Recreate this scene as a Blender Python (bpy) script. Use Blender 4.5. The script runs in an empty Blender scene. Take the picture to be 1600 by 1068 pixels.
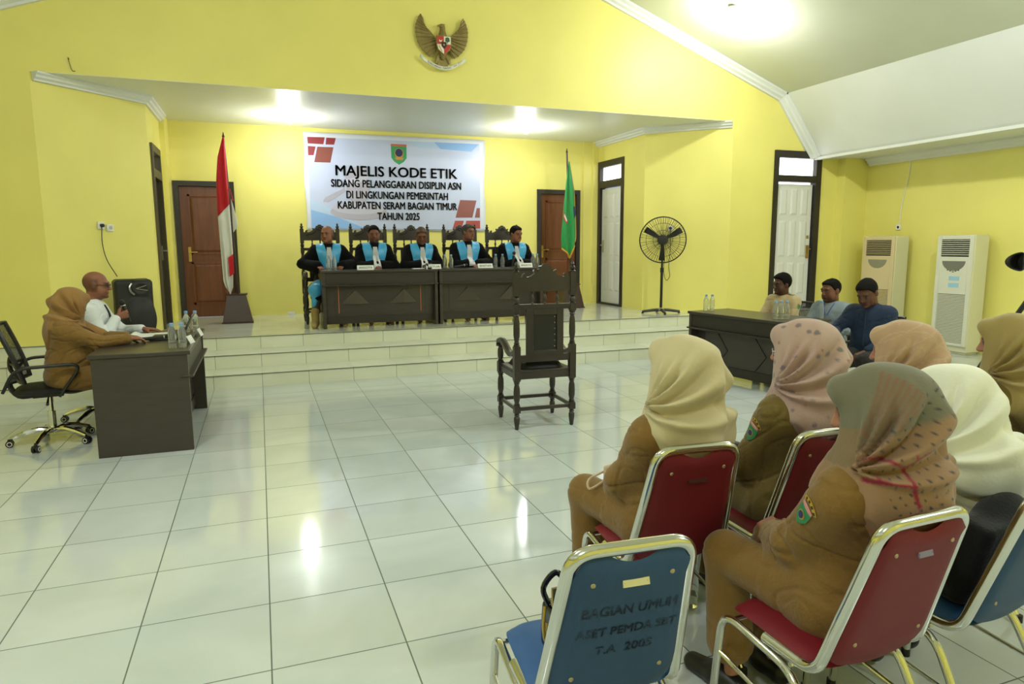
import bpy, bmesh, math, random
import numpy as np
from mathutils import Vector, Matrix

random.seed(7)
SC = bpy.context.scene
COL = SC.collection
PI = math.pi
R_ = math.radians

# ------------------------------------------------------------------ camera
CAM_F = 1057.04            # focal length in pixels of a 1600 px wide frame
CAM_P, CAM_Y, CAM_R = 0.1411, 0.3546, -0.0048
CAM_C = Vector((0.0368, -2.4608, 1.5398))
cam_d = bpy.data.cameras.new('camera'); cam = bpy.data.objects.new('camera', cam_d); COL.objects.link(cam)
cam_d.sensor_fit = 'HORIZONTAL'; cam_d.sensor_width = 36.0; cam_d.lens = 36.0 * CAM_F / 1600.0
cam_d.clip_start = 0.05; cam_d.clip_end = 100
_f = Vector((math.sin(CAM_Y) * math.cos(CAM_P), math.cos(CAM_Y) * math.cos(CAM_P), -math.sin(CAM_P)))
_r = Vector((math.cos(CAM_Y), -math.sin(CAM_Y), 0)); _u = _r.cross(_f)
_c, _s = math.cos(CAM_R), math.sin(CAM_R)
_r2 = _c * _r + _s * _u; _u2 = -_s * _r + _c * _u
cam.matrix_world = Matrix(((_r2.x, _u2.x, -_f.x, CAM_C.x), (_r2.y, _u2.y, -_f.y, CAM_C.y), (_r2.z, _u2.z, -_f.z, CAM_C.z), (0, 0, 0, 1)))
SC.camera = cam

# ------------------------------------------------------------------ view, world
SC.view_settings.view_transform = 'Standard'; SC.view_settings.look = 'None'
SC.view_settings.gamma = 1.0; SC.view_settings.exposure = 0.0
SC.view_settings.use_curve_mapping = False
w = bpy.data.worlds.new('world'); SC.world = w; w.use_nodes = True
w.node_tree.nodes['Background'].inputs[0].default_value = (0.75, 0.85, 1.0, 1)
w.node_tree.nodes['Background'].inputs[1].default_value = 0.6
SC.cycles.max_bounces = 8; SC.cycles.diffuse_bounces = 4; SC.cycles.glossy_bounces = 4
SC.cycles.transmission_bounces = 8; SC.cycles.caustics_reflective = False; SC.cycles.caustics_refractive = False
SC.cycles.sample_clamp_indirect = 6.0
FRONT_W, HALL_W, STAGE_W = 80.0, 190.0, 38.0       # wattage of the hall bulbs and of the bulbs over the stage
LAMP_COL = (0.965, 0.985, 1.0)

# ------------------------------------------------------------------ materials
def lin(h):
    h = h.lstrip('#'); out = []
    for i in (0, 2, 4):
        c = int(h[i:i + 2], 16) / 255.0
        out.append(c / 12.92 if c <= 0.04045 else ((c + 0.055) / 1.055) ** 2.4)
    return (out[0], out[1], out[2], 1.0)
def newmat(name):
    m = bpy.data.materials.new(name); m.use_nodes = True
    nt = m.node_tree; b = nt.nodes['Principled BSDF']
    return m, nt, b
def N(nt, t, **k):
    n = nt.nodes.new(t)
    for a, v in k.items(): setattr(n, a, v)
    return n
def mat(name, hexc, rough=0.5, metal=0.0, spec=0.5, var=0.0, vscale=6.0, bump=0.0, bscale=40.0, sheen=0.0, coat=0.0, vhex=None, stretch=None):
    m, nt, b = newmat(name)
    b.inputs['Base Color'].default_value = lin(hexc); b.inputs['Roughness'].default_value = rough
    b.inputs['Metallic'].default_value = metal; b.inputs['Specular IOR Level'].default_value = spec
    if sheen: b.inputs['Sheen Weight'].default_value = sheen; b.inputs['Sheen Roughness'].default_value = 0.5
    if coat: b.inputs['Coat Weight'].default_value = coat; b.inputs['Coat Roughness'].default_value = 0.12
    if var or bump:
        tc = N(nt, 'ShaderNodeTexCoord'); src = tc.outputs['Object']
        if stretch:
            mp = N(nt, 'ShaderNodeMapping'); mp.inputs['Scale'].default_value = stretch
            nt.links.new(src, mp.inputs['Vector']); src = mp.outputs['Vector']
    if var:
        nz = N(nt, 'ShaderNodeTexNoise'); nz.inputs['Scale'].default_value = vscale; nz.inputs['Detail'].default_value = 4
        nt.links.new(src, nz.inputs['Vector'])
        mx = N(nt, 'ShaderNodeMix', data_type='RGBA')
        c = lin(hexc)
        mx.inputs['A'].default_value = lin(vhex) if vhex else (c[0] * (1 - var), c[1] * (1 - var), c[2] * (1 - var), 1)
        mx.inputs['B'].default_value = c if vhex else (min(1, c[0] * (1 + var)), min(1, c[1] * (1 + var)), min(1, c[2] * (1 + var)), 1)
        rp = N(nt, 'ShaderNodeMapRange'); rp.inputs['From Min'].default_value = 0.3; rp.inputs['From Max'].default_value = 0.7
        nt.links.new(nz.outputs['Fac'], rp.inputs['Value']); nt.links.new(rp.outputs['Result'], mx.inputs['Factor'])
        nt.links.new(mx.outputs['Result'], b.inputs['Base Color'])
    if bump:
        n2 = N(nt, 'ShaderNodeTexNoise'); n2.inputs['Scale'].default_value = bscale; n2.inputs['Detail'].default_value = 3
        nt.links.new(src, n2.inputs['Vector'])
        bp = N(nt, 'ShaderNodeBump'); bp.inputs['Strength'].default_value = bump; bp.inputs['Distance'].default_value = 0.01
        nt.links.new(n2.outputs['Fac'], bp.inputs['Height']); nt.links.new(bp.outputs['Normal'], b.inputs['Normal'])
    return m
def emit(name, hexc, strength):
    m, nt, b = newmat(name); c = lin(hexc)
    b.inputs['Base Color'].default_value = c
    b.inputs['Emission Color'].default_value = c; b.inputs['Emission Strength'].default_value = strength
    return m
def attr_mat(name, rough=0.7, spec=0.3, bump=0.0, bscale=60, sheen=0.0):
    m, nt, b = newmat(name)
    a = N(nt, 'ShaderNodeAttribute'); a.attribute_name = 'tint'
    nt.links.new(a.outputs['Color'], b.inputs['Base Color'])
    b.inputs['Roughness'].default_value = rough; b.inputs['Specular IOR Level'].default_value = spec
    if sheen: b.inputs['Sheen Weight'].default_value = sheen
    if bump:
        tc = N(nt, 'ShaderNodeTexCoord'); n2 = N(nt, 'ShaderNodeTexNoise'); n2.inputs['Scale'].default_value = bscale
        nt.links.new(tc.outputs['Object'], n2.inputs['Vector'])
        bp = N(nt, 'ShaderNodeBump'); bp.inputs['Strength'].default_value = bump; bp.inputs['Distance'].default_value = 0.01
        nt.links.new(n2.outputs['Fac'], bp.inputs['Height']); nt.links.new(bp.outputs['Normal'], b.inputs['Normal'])
    return m

def tile_mat(name, axes, size, origin, base, dark, line, rough, lw=0.004, vscale=1.2):
    """ceramic tiles: axes = which two object axes carry the joints"""
    m, nt, b = newmat(name)
    tc = N(nt, 'ShaderNodeTexCoord'); sp = N(nt, 'ShaderNodeSeparateXYZ'); nt.links.new(tc.outputs['Object'], sp.inputs[0])
    def math_(op, a, bv=None):
        n = N(nt, 'ShaderNodeMath', operation=op)
        for i, x in enumerate((a, bv)):
            if x is None: continue
            if isinstance(x, (int, float)): n.inputs[i].default_value = x
            else: nt.links.new(x, n.inputs[i])
        return n.outputs[0]
    ds, cells = [], []
    for ax, sz, og in zip(axes, size, origin):
        t = math_('DIVIDE', math_('SUBTRACT', sp.outputs[ax], og), sz)
        fr = math_('FRACT', t); cells.append(math_('FLOOR', t))
        e = math_('MULTIPLY', math_('MINIMUM', fr, math_('SUBTRACT', 1.0, fr)), sz)
        ds.append(e)
    dmin = math_('MINIMUM', ds[0], ds[1])
    joint = math_('LESS_THAN', dmin, lw / 2)
    cv = N(nt, 'ShaderNodeCombineXYZ'); nt.links.new(cells[0], cv.inputs[0]); nt.links.new(cells[1], cv.inputs[1])
    wn = N(nt, 'ShaderNodeTexWhiteNoise'); wn.noise_dimensions = '3D'; nt.links.new(cv.outputs[0], wn.inputs['Vector'])
    vm = N(nt, 'ShaderNodeVectorMath', operation='MULTIPLY_ADD'); nt.links.new(wn.outputs['Color'], vm.inputs[0])
    vm.inputs[1].default_value = (7, 7, 7); nt.links.new(tc.outputs['Object'], vm.inputs[2])
    nz = N(nt, 'ShaderNodeTexNoise'); nz.inputs['Scale'].default_value = vscale; nz.inputs['Detail'].default_value = 6; nz.inputs['Distortion'].default_value = 0.8
    nt.links.new(vm.outputs[0], nz.inputs['Vector'])
    rp = N(nt, 'ShaderNodeMapRange'); rp.inputs['From Min'].default_value = 0.35; rp.inputs['From Max'].default_value = 0.7
    nt.links.new(nz.outputs['Fac'], rp.inputs['Value'])
    m1 = N(nt, 'ShaderNodeMix', data_type='RGBA'); m1.inputs['A'].default_value = lin(base); m1.inputs['B'].default_value = lin(dark)
    nt.links.new(rp.outputs['Result'], m1.inputs['Factor'])
    m2 = N(nt, 'ShaderNodeMix', data_type='RGBA'); m2.inputs['B'].default_value = lin(line)
    nt.links.new(joint, m2.inputs['Factor']); nt.links.new(m1.outputs['Result'], m2.inputs['A'])
    nt.links.new(m2.outputs['Result'], b.inputs['Base Color'])
    # slightly different tilt of each tile, wavy glaze
    rg = math_('ADD', math_('MULTIPLY', joint, 0.5), rough); nt.links.new(rg, b.inputs['Roughness'])
    geo = N(nt, 'ShaderNodeNewGeometry')
    sub = N(nt, 'ShaderNodeVectorMath', operation='SUBTRACT'); nt.links.new(wn.outputs['Color'], sub.inputs[0]); sub.inputs[1].default_value = (0.5, 0.5, 0.5)
    scl = N(nt, 'ShaderNodeVectorMath', operation='SCALE'); nt.links.new(sub.outputs[0], scl.inputs[0]); scl.inputs['Scale'].default_value = 0.012
    ad = N(nt, 'ShaderNodeVectorMath', operation='ADD'); nt.links.new(geo.outputs['Normal'], ad.inputs[0]); nt.links.new(scl.outputs[0], ad.inputs[1])
    nr = N(nt, 'ShaderNodeVectorMath', operation='NORMALIZE'); nt.links.new(ad.outputs[0], nr.inputs[0])
    nt.links.new(nr.outputs[0], b.inputs['Normal'])
    b.inputs['Specular IOR Level'].default_value = 0.62
    return m

# ------------------------------------------------------------------ mesh helpers
def frame_from(d):
    d = Vector(d).normalized(); a = Vector((0, 0, 1)) if abs(d.z) < 0.9 else Vector((1, 0, 0))
    x = a.cross(d).normalized(); return x, d.cross(x), d
def rot(rx=0, ry=0, rz=0):
    return (Matrix.Rotation(R_(rz), 3, 'Z') @ Matrix.Rotation(R_(ry), 3, 'Y') @ Matrix.Rotation(R_(rx), 3, 'X'))
class MB:
    def __init__(s): s.v = []; s.f = []; s.m = []; s.cur = 0
    def add(s, vs, fs, m=None):
        o = len(s.v); s.v += [tuple(x) for x in vs]
        s.f += [tuple(i + o for i in f) for f in fs]; s.m += [s.cur if m is None else m] * len(fs); return s
    def box(s, x0, x1, y0, y1, z0, z1, m=None):
        v = [(x, y, z) for z in (z0, z1) for y in (y0, y1) for x in (x0, x1)]
        return s.add(v, [(0, 2, 3, 1), (4, 5, 7, 6), (0, 1, 5, 4), (2, 6, 7, 3), (0, 4, 6, 2), (1, 3, 7, 5)], m)
    def obox(s, c, size, Rm=None, m=None):
        hx, hy, hz = [a / 2 for a in size]; Rm = Rm or Matrix.Identity(3); c = Vector(c)
        v = [c + Rm @ Vector((x, y, z)) for z in (-hz, hz) for y in (-hy, hy) for x in (-hx, hx)]
        return s.add(v, [(0, 2, 3, 1), (4, 5, 7, 6), (0, 1, 5, 4), (2, 6, 7, 3), (0, 4, 6, 2), (1, 3, 7, 5)], m)
    def bar(s, a, b, wx, wz, m=None):
        a = Vector(a); b = Vector(b); x, y, d = frame_from(b - a)
        Rm = Matrix((x, y, d)).transposed(); return s.obox((a + b) / 2, (wx, wz, (b - a).length), Rm, m)
    def tube(s, pts, r, n=10, closed=False, m=None, caps=True):
        pts = [Vector(p) for p in pts]; k = len(pts); rr = r if isinstance(r, (list, tuple)) else [r] * k
        tans = []
        for i in range(k):
            a = pts[(i - 1) % k] if (closed or i > 0) else pts[i]; b = pts[(i + 1) % k] if (closed or i < k - 1) else pts[i]
            tans.append((b - a).normalized())
        x, y, _ = frame_from(tans[0]); vs = []
        for i in range(k):
            t = tans[i]; x = (x - t * x.dot(t)).normalized(); y = t.cross(x)
            for j in range(n):
                a = 2 * PI * j / n; vs.append(pts[i] + (x * math.cos(a) + y * math.sin(a)) * rr[i])
        fs = []
        for i in range(k if closed else k - 1):
            o, q = i * n, ((i + 1) % k) * n
            for j in range(n): fs.append((o + j, o + (j + 1) % n, q + (j + 1) % n, q + j))
        if caps and not closed:
            fs.append(tuple(range(n - 1, -1, -1))); fs.append(tuple((k - 1) * n + j for j in range(n)))
        return s.add(vs, fs, m)
    def cyl(s, a, b, r0, r1=None, n=16, m=None):
        return s.tube([a, b], [r0, r0 if r1 is None else r1], n, m=m)
    def lathe(s, prof, n=16, o=(0, 0, 0), axis=(0, 0, 1), m=None):
        x, y, d = frame_from(axis); o = Vector(o); vs = []; fs = []
        for r, z in prof:
            for j in range(n):
                a = 2 * PI * j / n; vs.append(o + d * z + (x * math.cos(a) + y * math.sin(a)) * max(r, 1e-4))
        k = len(prof)
        for i in range(k - 1):
            for j in range(n): fs.append((i * n + j, i * n + (j + 1) % n, (i + 1) * n + (j + 1) % n, (i + 1) * n + j))
        fs.append(tuple(range(n - 1, -1, -1))); fs.append(tuple((k - 1) * n + j for j in range(n)))
        return s.add(vs, fs, m)
    def prism(s, poly, O, U, V, T, m=None):
        """2D polygon (u,v) placed at O + u U + v V, extruded by vector T"""
        O, U, V, T = map(Vector, (O, U, V, T)); k = len(poly)
        a = [O + U * u + V * v for u, v in poly]; b = [p + T for p in a]
        fl = U.cross(V).dot(T) > 0
        f0 = tuple(range(k - 1, -1, -1)) if fl else tuple(range(k))
        f1 = tuple(k + i for i in range(k)) if fl else tuple(k + i for i in range(k - 1, -1, -1))
        sd = [(i, (i + 1) % k, k + (i + 1) % k, k + i) if fl else (i, k + i, k + (i + 1) % k, (i + 1) % k) for i in range(k)]
        return s.add(a + b, [f0, f1] + sd, m)
    def ell(s, c, r, n=16, k=10, Rm=None, m=None):
        c = Vector(c); Rm = Rm or Matrix.Identity(3); vs = []; fs = []
        r = (r, r, r) if isinstance(r, (int, float)) else r
        for i in range(k + 1):
            t = PI * i / k
            for j in range(n):
                a = 2 * PI * j / n
                vs.append(c + Rm @ Vector((r[0] * math.sin(t) * math.cos(a), r[1] * math.sin(t) * math.sin(a), -r[2] * math.cos(t))))
        for i in range(k):
            for j in range(n): fs.append((i * n + j, i * n + (j + 1) % n, (i + 1) * n + (j + 1) % n, (i + 1) * n + j))
        return s.add(vs, fs, m)
    def torus(s, c, R, r, axis=(0, 0, 1), n=32, k=8, m=None):
        x, y, d = frame_from(axis); c = Vector(c)
        return s.tube([c + (x * math.cos(2 * PI * i / n) + y * math.sin(2 * PI * i / n)) * R for i in range(n)], r, k, True, m)
    def grid(s, fn, nu, nv, m=None):
        vs = [fn(i / nu, j / nv) for j in range(nv + 1) for i in range(nu + 1)]
        fs = [(j * (nu + 1) + i, j * (nu + 1) + i + 1, (j + 1) * (nu + 1) + i + 1, (j + 1) * (nu + 1) + i) for j in range(nv) for i in range(nu)]
        return s.add(vs, fs, m)
    def build(s, name, mats, parent=None, bev=0.0, sub=0, solid=0.0, ang=35, smooth=True):
        me = bpy.data.meshes.new(name); me.from_pydata(s.v, [], s.f)
        for m_ in (mats if isinstance(mats, (list, tuple)) else [mats]): me.materials.append(m_)
        me.polygons.foreach_set('material_index', s.m)
        if smooth:
            me.polygons.foreach_set('use_smooth', [True] * len(s.f)); me.set_sharp_from_angle(angle=R_(ang))
        me.update()
        o = bpy.data.objects.new(name, me); COL.objects.link(o)
        if parent: o.parent = parent
        if solid:
            md = o.modifiers.new('solid', 'SOLIDIFY'); md.thickness = solid; md.offset = 0
        if bev:
            md = o.modifiers.new('bevel', 'BEVEL'); md.width = bev; md.segments = 2; md.limit_method = 'ANGLE'; md.angle_limit = R_(40); md.harden_normals = False
        if sub:
            md = o.modifiers.new('sub', 'SUBSURF'); md.levels = sub; md.render_levels = sub
        return o
def tag(o, label=None, cat=None, group=None, kind=None):
    if label: o['label'] = label
    if cat: o['category'] = cat
    if group: o['group'] = group
    if kind: o['kind'] = kind
    return o
def thing(name, label, cat, loc=(0, 0, 0), rz=0, group=None):
    o = bpy.data.objects.new(name, None); COL.objects.link(o); o.empty_display_size = 0.1
    o.location = loc; o.rotation_euler = (0, 0, R_(rz)); return tag(o, label, cat, group)
def kids(o): return [c for c in COL.objects if c.parent is o]
def copy_tree(o, parent=None):
    c = o.copy(); COL.objects.link(c)
    if parent is not None: c.parent = parent
    for ch in kids(o): copy_tree(ch, c)
    return c
def dup(o, loc, rz, label, group=None):
    c = copy_tree(o); c.location = loc; c.rotation_euler = (0, 0, R_(rz)); c['label'] = label
    if group: c['group'] = group
    return c
def struct(name, mb, mats, parent=None, **k):
    o = mb.build(name, mats, parent, **k)
    if not parent: o['kind'] = 'structure'
    return o
def text(string, name, m, parent, loc, rotm, width=None, height=0.1, bold=0.0, depth=0.002, align='CENTER', xs=1.0):
    """lettering as a flat raised mesh; rotm 3x3 maps text axes (x right, y up) to the parent frame"""
    cu = bpy.data.curves.new('t', 'FONT'); cu.body = string; cu.size = height; cu.align_x = align; cu.align_y = 'CENTER'
    cu.extrude = depth / 2; cu.resolution_u = 3
    ob = bpy.data.objects.new('t', cu); COL.objects.link(ob)
    dg = bpy.context.evaluated_depsgraph_get()
    me = bpy.data.meshes.new_from_object(ob.evaluated_get(dg)); bpy.data.objects.remove(ob); bpy.data.curves.remove(cu)
    if bold:
        bm = bmesh.new(); bm.from_mesh(me)
        for dx, dy in ((-bold, 0), (bold, 0), (0, bold * .8), (0, -bold * .8)):
            q_ = me.copy(); q_.transform(Matrix.Translation((dx * height, dy * height, 0))); bm.from_mesh(q_); bpy.data.meshes.remove(q_)
        bm.to_mesh(me); bm.free()
    xsn = [v.co.x for v in me.vertices]; cw = max(xsn) - min(xsn); k = (width / cw) if width else xs
    for v in me.vertices: v.co = Vector((v.co.x * k, v.co.y, v.co.z))
    me.transform(Matrix.Translation(Vector(loc)) @ rotm.to_4x4()); me.materials.clear(); me.materials.append(m)
    o = bpy.data.objects.new(name, me); COL.objects.link(o); o.parent = parent; return o
def smoothpath(pts, n=6, closed=False):
    """Catmull-Rom through pts"""
    P = [Vector(p) for p in pts]; out = []; k = len(P)
    for i in range(k if closed else k - 1):
        p1, p2 = P[i], P[(i + 1) % k]
        p0 = P[(i - 1) % k] if (closed or i > 0) else p1 + (p1 - p2); p3 = P[(i + 2) % k] if (closed or i < k - 2) else p2 + (p2 - p1)
        for j in range(n):
            t = j / n
            out.append(0.5 * ((2 * p1) + (p2 - p0) * t + (2 * p0 - 5 * p1 + 4 * p2 - p3) * t * t + (3 * p1 - p0 - 3 * p2 + p3) * t ** 3))
    if not closed: out.append(P[-1])
    return out
def fillet(pts, r, n=5):
    """polyline with rounded corners"""
    P = [Vector(p) for p in pts]; out = [P[0]]
    for i in range(1, len(P) - 1):
        a, b, c = P[i - 1], P[i], P[i + 1]; d1 = (a - b); d2 = (c - b); q = min(r, d1.length * 0.49, d2.length * 0.49)
        p, s_ = b + d1.normalized() * q, b + d2.normalized() * q
        for j in range(n + 1):
            t = j / n; out.append(p * (1 - t) ** 2 + b * 2 * t * (1 - t) + s_ * t * t)
    out.append(P[-1]); return out
# ------------------------------------------------------------------ room materials
M = {}
M['yellow'] = mat('yellow_paint', '#ece37f', 0.5, spec=0.4, var=0.05, vscale=0.9, bump=0.05, bscale=60)
M['white_paint'] = mat('white_paint', '#dfe2dc', 0.55, var=0.03, vscale=1.5)
M['ceiling'] = mat('ceiling_paint', '#cfd2bd', 0.5, var=0.05, vscale=0.7)
M['gypsum'] = mat('soffit_paint', '#dfe3da', 0.35, spec=0.5, var=0.04, vscale=0.8)
M['floor'] = tile_mat('floor_tile', (0, 1), (0.5, 0.5), (0, 0), '#d2dada', '#c2cccb', '#5b655c', 0.09, 0.0055)
M['tread'] = tile_mat('stage_tile', (0, 1), (0.5, 0.5), (0, 5.457), '#dfe3d6', '#cfd4c4', '#84897c', 0.08, 0.004)
M['riser'] = tile_mat('riser_tile', (0, 2), (0.5, 10.0), (0, -5.0), '#e2e4cf', '#d6d9c0', '#7d8074', 0.12, 0.005)
M['joint'] = mat('dark_joint', '#5c6058', 0.7)
M['dark_frame'] = mat('dark_brown_frame', '#2b2620', 0.45, var=0.15, vscale=5)
M['olive_frame'] = mat('olive_frame', '#4e4630', 0.5)
M['brown_wood'] = mat('brown_door_wood', '#6c3d20', 0.38, var=0.22, vscale=3, stretch=(9, 9, 0.7), spec=0.5)
M['white_wood'] = mat('white_door_paint', '#e3e4e0', 0.45)
M['brass'] = mat('brass', '#c0a25a', 0.3, metal=0.9)
M['steel'] = mat('dull_steel', '#b9b9b4', 0.3, metal=0.9)
M['daylight'] = emit('daylight_pane', '#ffffff', 2.6)
M['black_plastic'] = mat('black_plastic', '#18181a', 0.4)
M['white_plastic'] = mat('white_plastic', '#e8e8e2', 0.4)
M['bulb'] = emit('lit_bulb', '#f6fffb', 30.0)

ZS = 0.465; YF = 6.36; YB = 9.0; ZC = 3.40
XL, XR = -4.8, 9.5; YREAR = -6.5
RIDGE = 2.375
def slope_z(x): return 4.91 - 0.363 * (abs(x - RIDGE) - 2.515)
def wall_rects(mb, u0, u1, z0, z1, holes, put):
    us = sorted({u0, u1} | {h[0] for h in holes} | {h[1] for h in holes}); zs = sorted({z0, z1} | {h[2] for h in holes} | {h[3] for h in holes})
    for i in range(len(us) - 1):
        for j in range(len(zs) - 1):
            uc, zc = (us[i] + us[i + 1]) / 2, (zs[j] + zs[j + 1]) / 2
            if any(h[0] < uc < h[1] and h[2] < zc < h[3] for h in holes): continue
            put(us[i], us[i + 1], zs[j], zs[j + 1])

# floor of the hall
struct('floor', MB().box(XL, XR, YREAR, 5.457, -0.12, 0.0), M['floor'], smooth=False)
# three steps up to the stage
def step(name, y0, y1, z0, z1, mt):
    g = MB()
    g.cur = 0; g.add([(XL, y0, z1), (XR, y0, z1), (XR, y1, z1), (XL, y1, z1)], [(0, 1, 2, 3)])
    g.cur = 1; g.add([(XL, y0, z0), (XR, y0, z0), (XR, y0, z1), (XL, y0, z1)], [(0, 1, 2, 3)])
    g.cur = 1; g.box(XL, XR, y0 + 0.001, y1, z0, z1 - 0.001)
    g.cur = 2; g.box(XL, XR, y0 - 0.012, y0 + 0.004, z1 - 0.010, z1 - 0.002)
    g.cur = 0; g.box(XL, XR, y0 - 0.012, y0, z1 - 0.002, z1)
    struct(name, g, [M['tread'], M['riser'], M['joint']], smooth=False)
step('floor_step_lower', 5.457, 5.897, 0.0, 0.155, None)
step('floor_step_upper', 5.897, 6.336, 0.0, 0.310, None)
step('floor_stage', 6.336, 9.2, 0.0, ZS, None)

# stage walls
g = MB(); hb = [(-1.12, -0.27, ZS, 2.53), (4.77, 5.62, ZS, 2.54)]
wall_rects(g, -1.35, 6.12, ZS, ZC + 0.05, hb, lambda a, b, c, d: g.box(a, b, YB, YB + 0.15, c, d))
struct('wall_back', g, M['yellow'], smooth=False)
g = MB()
wall_rects(g, 7.33, YB, ZS, ZC + 0.05, [(7.99, 8.92, ZS, 3.04)], lambda a, b, c, d: g.box(5.97, 6.12, a, b, c, d))
struct('wall_stage_right', g, M['yellow'], smooth=False)
g = MB()
wall_rects(g, 7.33, YB, ZS, ZC + 0.05, [(7.5, 8.3, ZS, 2.87)], lambda a, b, c, d: g.box(-1.35, -1.2, a, b, c, d))
struct('wall_stage_left', g, M['yellow'], smooth=False)
# pilasters in the back corners of the stage
struct('wall_back_pilaster_left', MB().box(-1.2, -1.13, 8.6, 9.0, ZS, ZC), M['yellow'], smooth=False)
struct('wall_back_pilaster_right', MB().box(5.68, 5.97, 8.97, 9.0, ZS, ZC).box(5.86, 5.97, 8.93, 8.97, ZS, ZC), M['yellow'], smooth=False)
# splayed cheeks
struct('wall_splay_left', MB().prism([(-2.15, 6.36), (-1.2, 7.33), (-1.35, 7.4), (-2.3, 6.42)], (0, 0, ZS), (1, 0, 0), (0, 1, 0), (0, 0, ZC + 0.05 - ZS)), M['yellow'], smooth=False)
struct('wall_splay_right', MB().prism([(6.92, 6.36), (7.07, 6.42), (6.12, 7.4), (5.97, 7.33)], (0, 0, ZS), (1, 0, 0), (0, 1, 0), (0, 0, ZC + 0.05 - ZS)), M['yellow'], smooth=False)
# front wall (gable over the stage opening)
g = MB()
top = lambda x: slope_z(x) + 0.05
g.prism([(-2.15, ZC), (6.92, ZC), (6.92, top(6.92)), (RIDGE, top(RIDGE)), (-2.15, top(-2.15))], (0, YF, 0), (1, 0, 0), (0, 0, 1), (0, 0.15, 0))
g.prism([(XL, ZS), (-2.15, ZS), (-2.15, top(-2.15)), (-3.06, top(-3.06)), (XL, 3.0)], (0, YF, 0), (1, 0, 0), (0, 0, 1), (0, 0.15, 0))
wall_rects(g, 6.92, XR, ZS, 3.02, [(7.72, 8.66, ZS + 0.03, 3.01)], lambda a, b, c, d: g.box(a, b, YF, YF + 0.15, c, d))
g.prism([(6.92, 3.02), (XR, 3.02), (8.5, 3.1), (7.81, top(7.81)), (6.92, top(6.92))], (0, YF, 0), (1, 0, 0), (0, 0, 1), (0, 0.15, 0))
struct('wall_front', g, M['yellow'], smooth=False)
struct('wall_front_pilaster', MB().box(9.02, XR, 6.2, YF, ZS - 0.15, 2.93), M['yellow'], smooth=False)
# side and rear walls of the hall
struct('wall_right', MB().box(XR, XR + 0.15, YREAR, YF + 0.15, 0.0, 3.2), M['yellow'], smooth=False)
struct('wall_left', MB().box(XL - 0.15, XL, YREAR, YF + 0.15, 0.0, 3.2), M['yellow'], smooth=False)
struct('wall_rear', MB().box(XL, XR, YREAR - 0.15, YREAR, 0.0, 6.0), M['yellow'], smooth=False)
# ceilings
g = MB()
for sg in (1, -1):
    X = lambda x: RIDGE + sg * x
    prof = [(X(0), slope_z(RIDGE)), (X(5.435), 3.85), (X(6.13), 2.96), (X(6.17), 2.92), (X(6.78), 2.92), (X(7.3), 2.92)]
    prof2 = [(x, z + 0.06) for x, z in prof]
    for i in range(len(prof) - 1):
        g.cur = 0 if i == 0 else 1
        g.prism([prof[i], prof[i + 1], prof2[i + 1], prof2[i]], (0, YREAR, 0), (1, 0, 0), (0, 0, 1), (0, YF - YREAR, 0))
struct('ceiling', g, [M['ceiling'], M['white_paint']], smooth=False)
struct('ceiling_stage', MB().prism([(-2.15, 6.51), (6.92, 6.51), (5.97, 7.33), (5.97, 9.0), (-1.2, 9.0), (-1.2, 7.33)], (0, 0, ZC), (1, 0, 0), (0, 1, 0), (0, 0, 0.05))
       .box(-2.15, 6.92, YF, 6.51, ZC - 0.004, ZC), M['gypsum'], smooth=False)
# cornices: profile extruded along paths
def cornice(mb, pts, nrm, s=0.09, down=(0, 0, -1)):
    prof = [(0, 0), (s * 1.1, 0), (s * 1.1, s * .22), (s * .8, s * .4), (s * .72, s * .62), (s * .4, s * .78), (s * .34, s), (0, s)]
    P = [Vector(p) for p in pts]; D = Vector(down); k = len(prof); vs = []
    for p, n in zip(P, nrm):
        n = Vector(n); vs += [p + n * a + D * b for a, b in prof]
    fs = []
    for i in range(len(P) - 1):
        for j in range(k): fs.append((i * k + j, i * k + (j + 1) % k, (i + 1) * k + (j + 1) % k, (i + 1) * k + j))
    fs += [tuple(range(k)), tuple(reversed(range((len(P) - 1) * k, len(P) * k)))]
    return mb.add(vs, fs)
q = math.sqrt(.5)
struct('trim_1', cornice(MB(), [(-2.13, 6.37, ZC), (-1.2, 7.33, ZC), (-1.2, 8.6, ZC)], [(q, -q, 0), (.92, -.38, 0), (1, 0, 0)], 0.095), M['white_paint'])
struct('trim_2', cornice(MB(), [(6.91, 6.37, ZC), (5.97, 7.33, ZC), (5.97, 8.93, ZC)], [(-q, -q, 0), (-.92, -.38, 0), (-1, 0, 0)], 0.095), M['white_paint'])
sl = math.atan(0.363); dn = (-0.341 * 1, 0, -0.94)
zz = lambda x: slope_z(x)
struct('trim_3', cornice(MB(), [(RIDGE, YF, zz(RIDGE)), (7.81, YF, 3.85)], [(0, -1, 0)] * 2, 0.12, (-0.341, 0, -0.94)), M['white_paint'])
struct('trim_4', cornice(MB(), [(7.80, YF, 3.86), (8.52, YF, 2.95)], [(0, -1, 0)] * 2, 0.12, (-0.78, 0, -0.62)), M['white_paint'])
struct('trim_5', cornice(MB(), [(RIDGE, YF, zz(RIDGE)), (-3.06, YF, 3.85)], [(0, -1, 0)] * 2, 0.12, (0.341, 0, -0.94)), M['white_paint'])
struct('trim_6', cornice(MB(), [(XR, 6.15, 2.92), (XR, YREAR, 2.92)], [(-1, 0, 0)] * 2, 0.12), M['white_paint'])
struct('trim_7', MB().box(8.505, 8.6, YREAR, YF - 0.01, 2.885, 2.925), M['white_paint'])

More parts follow.
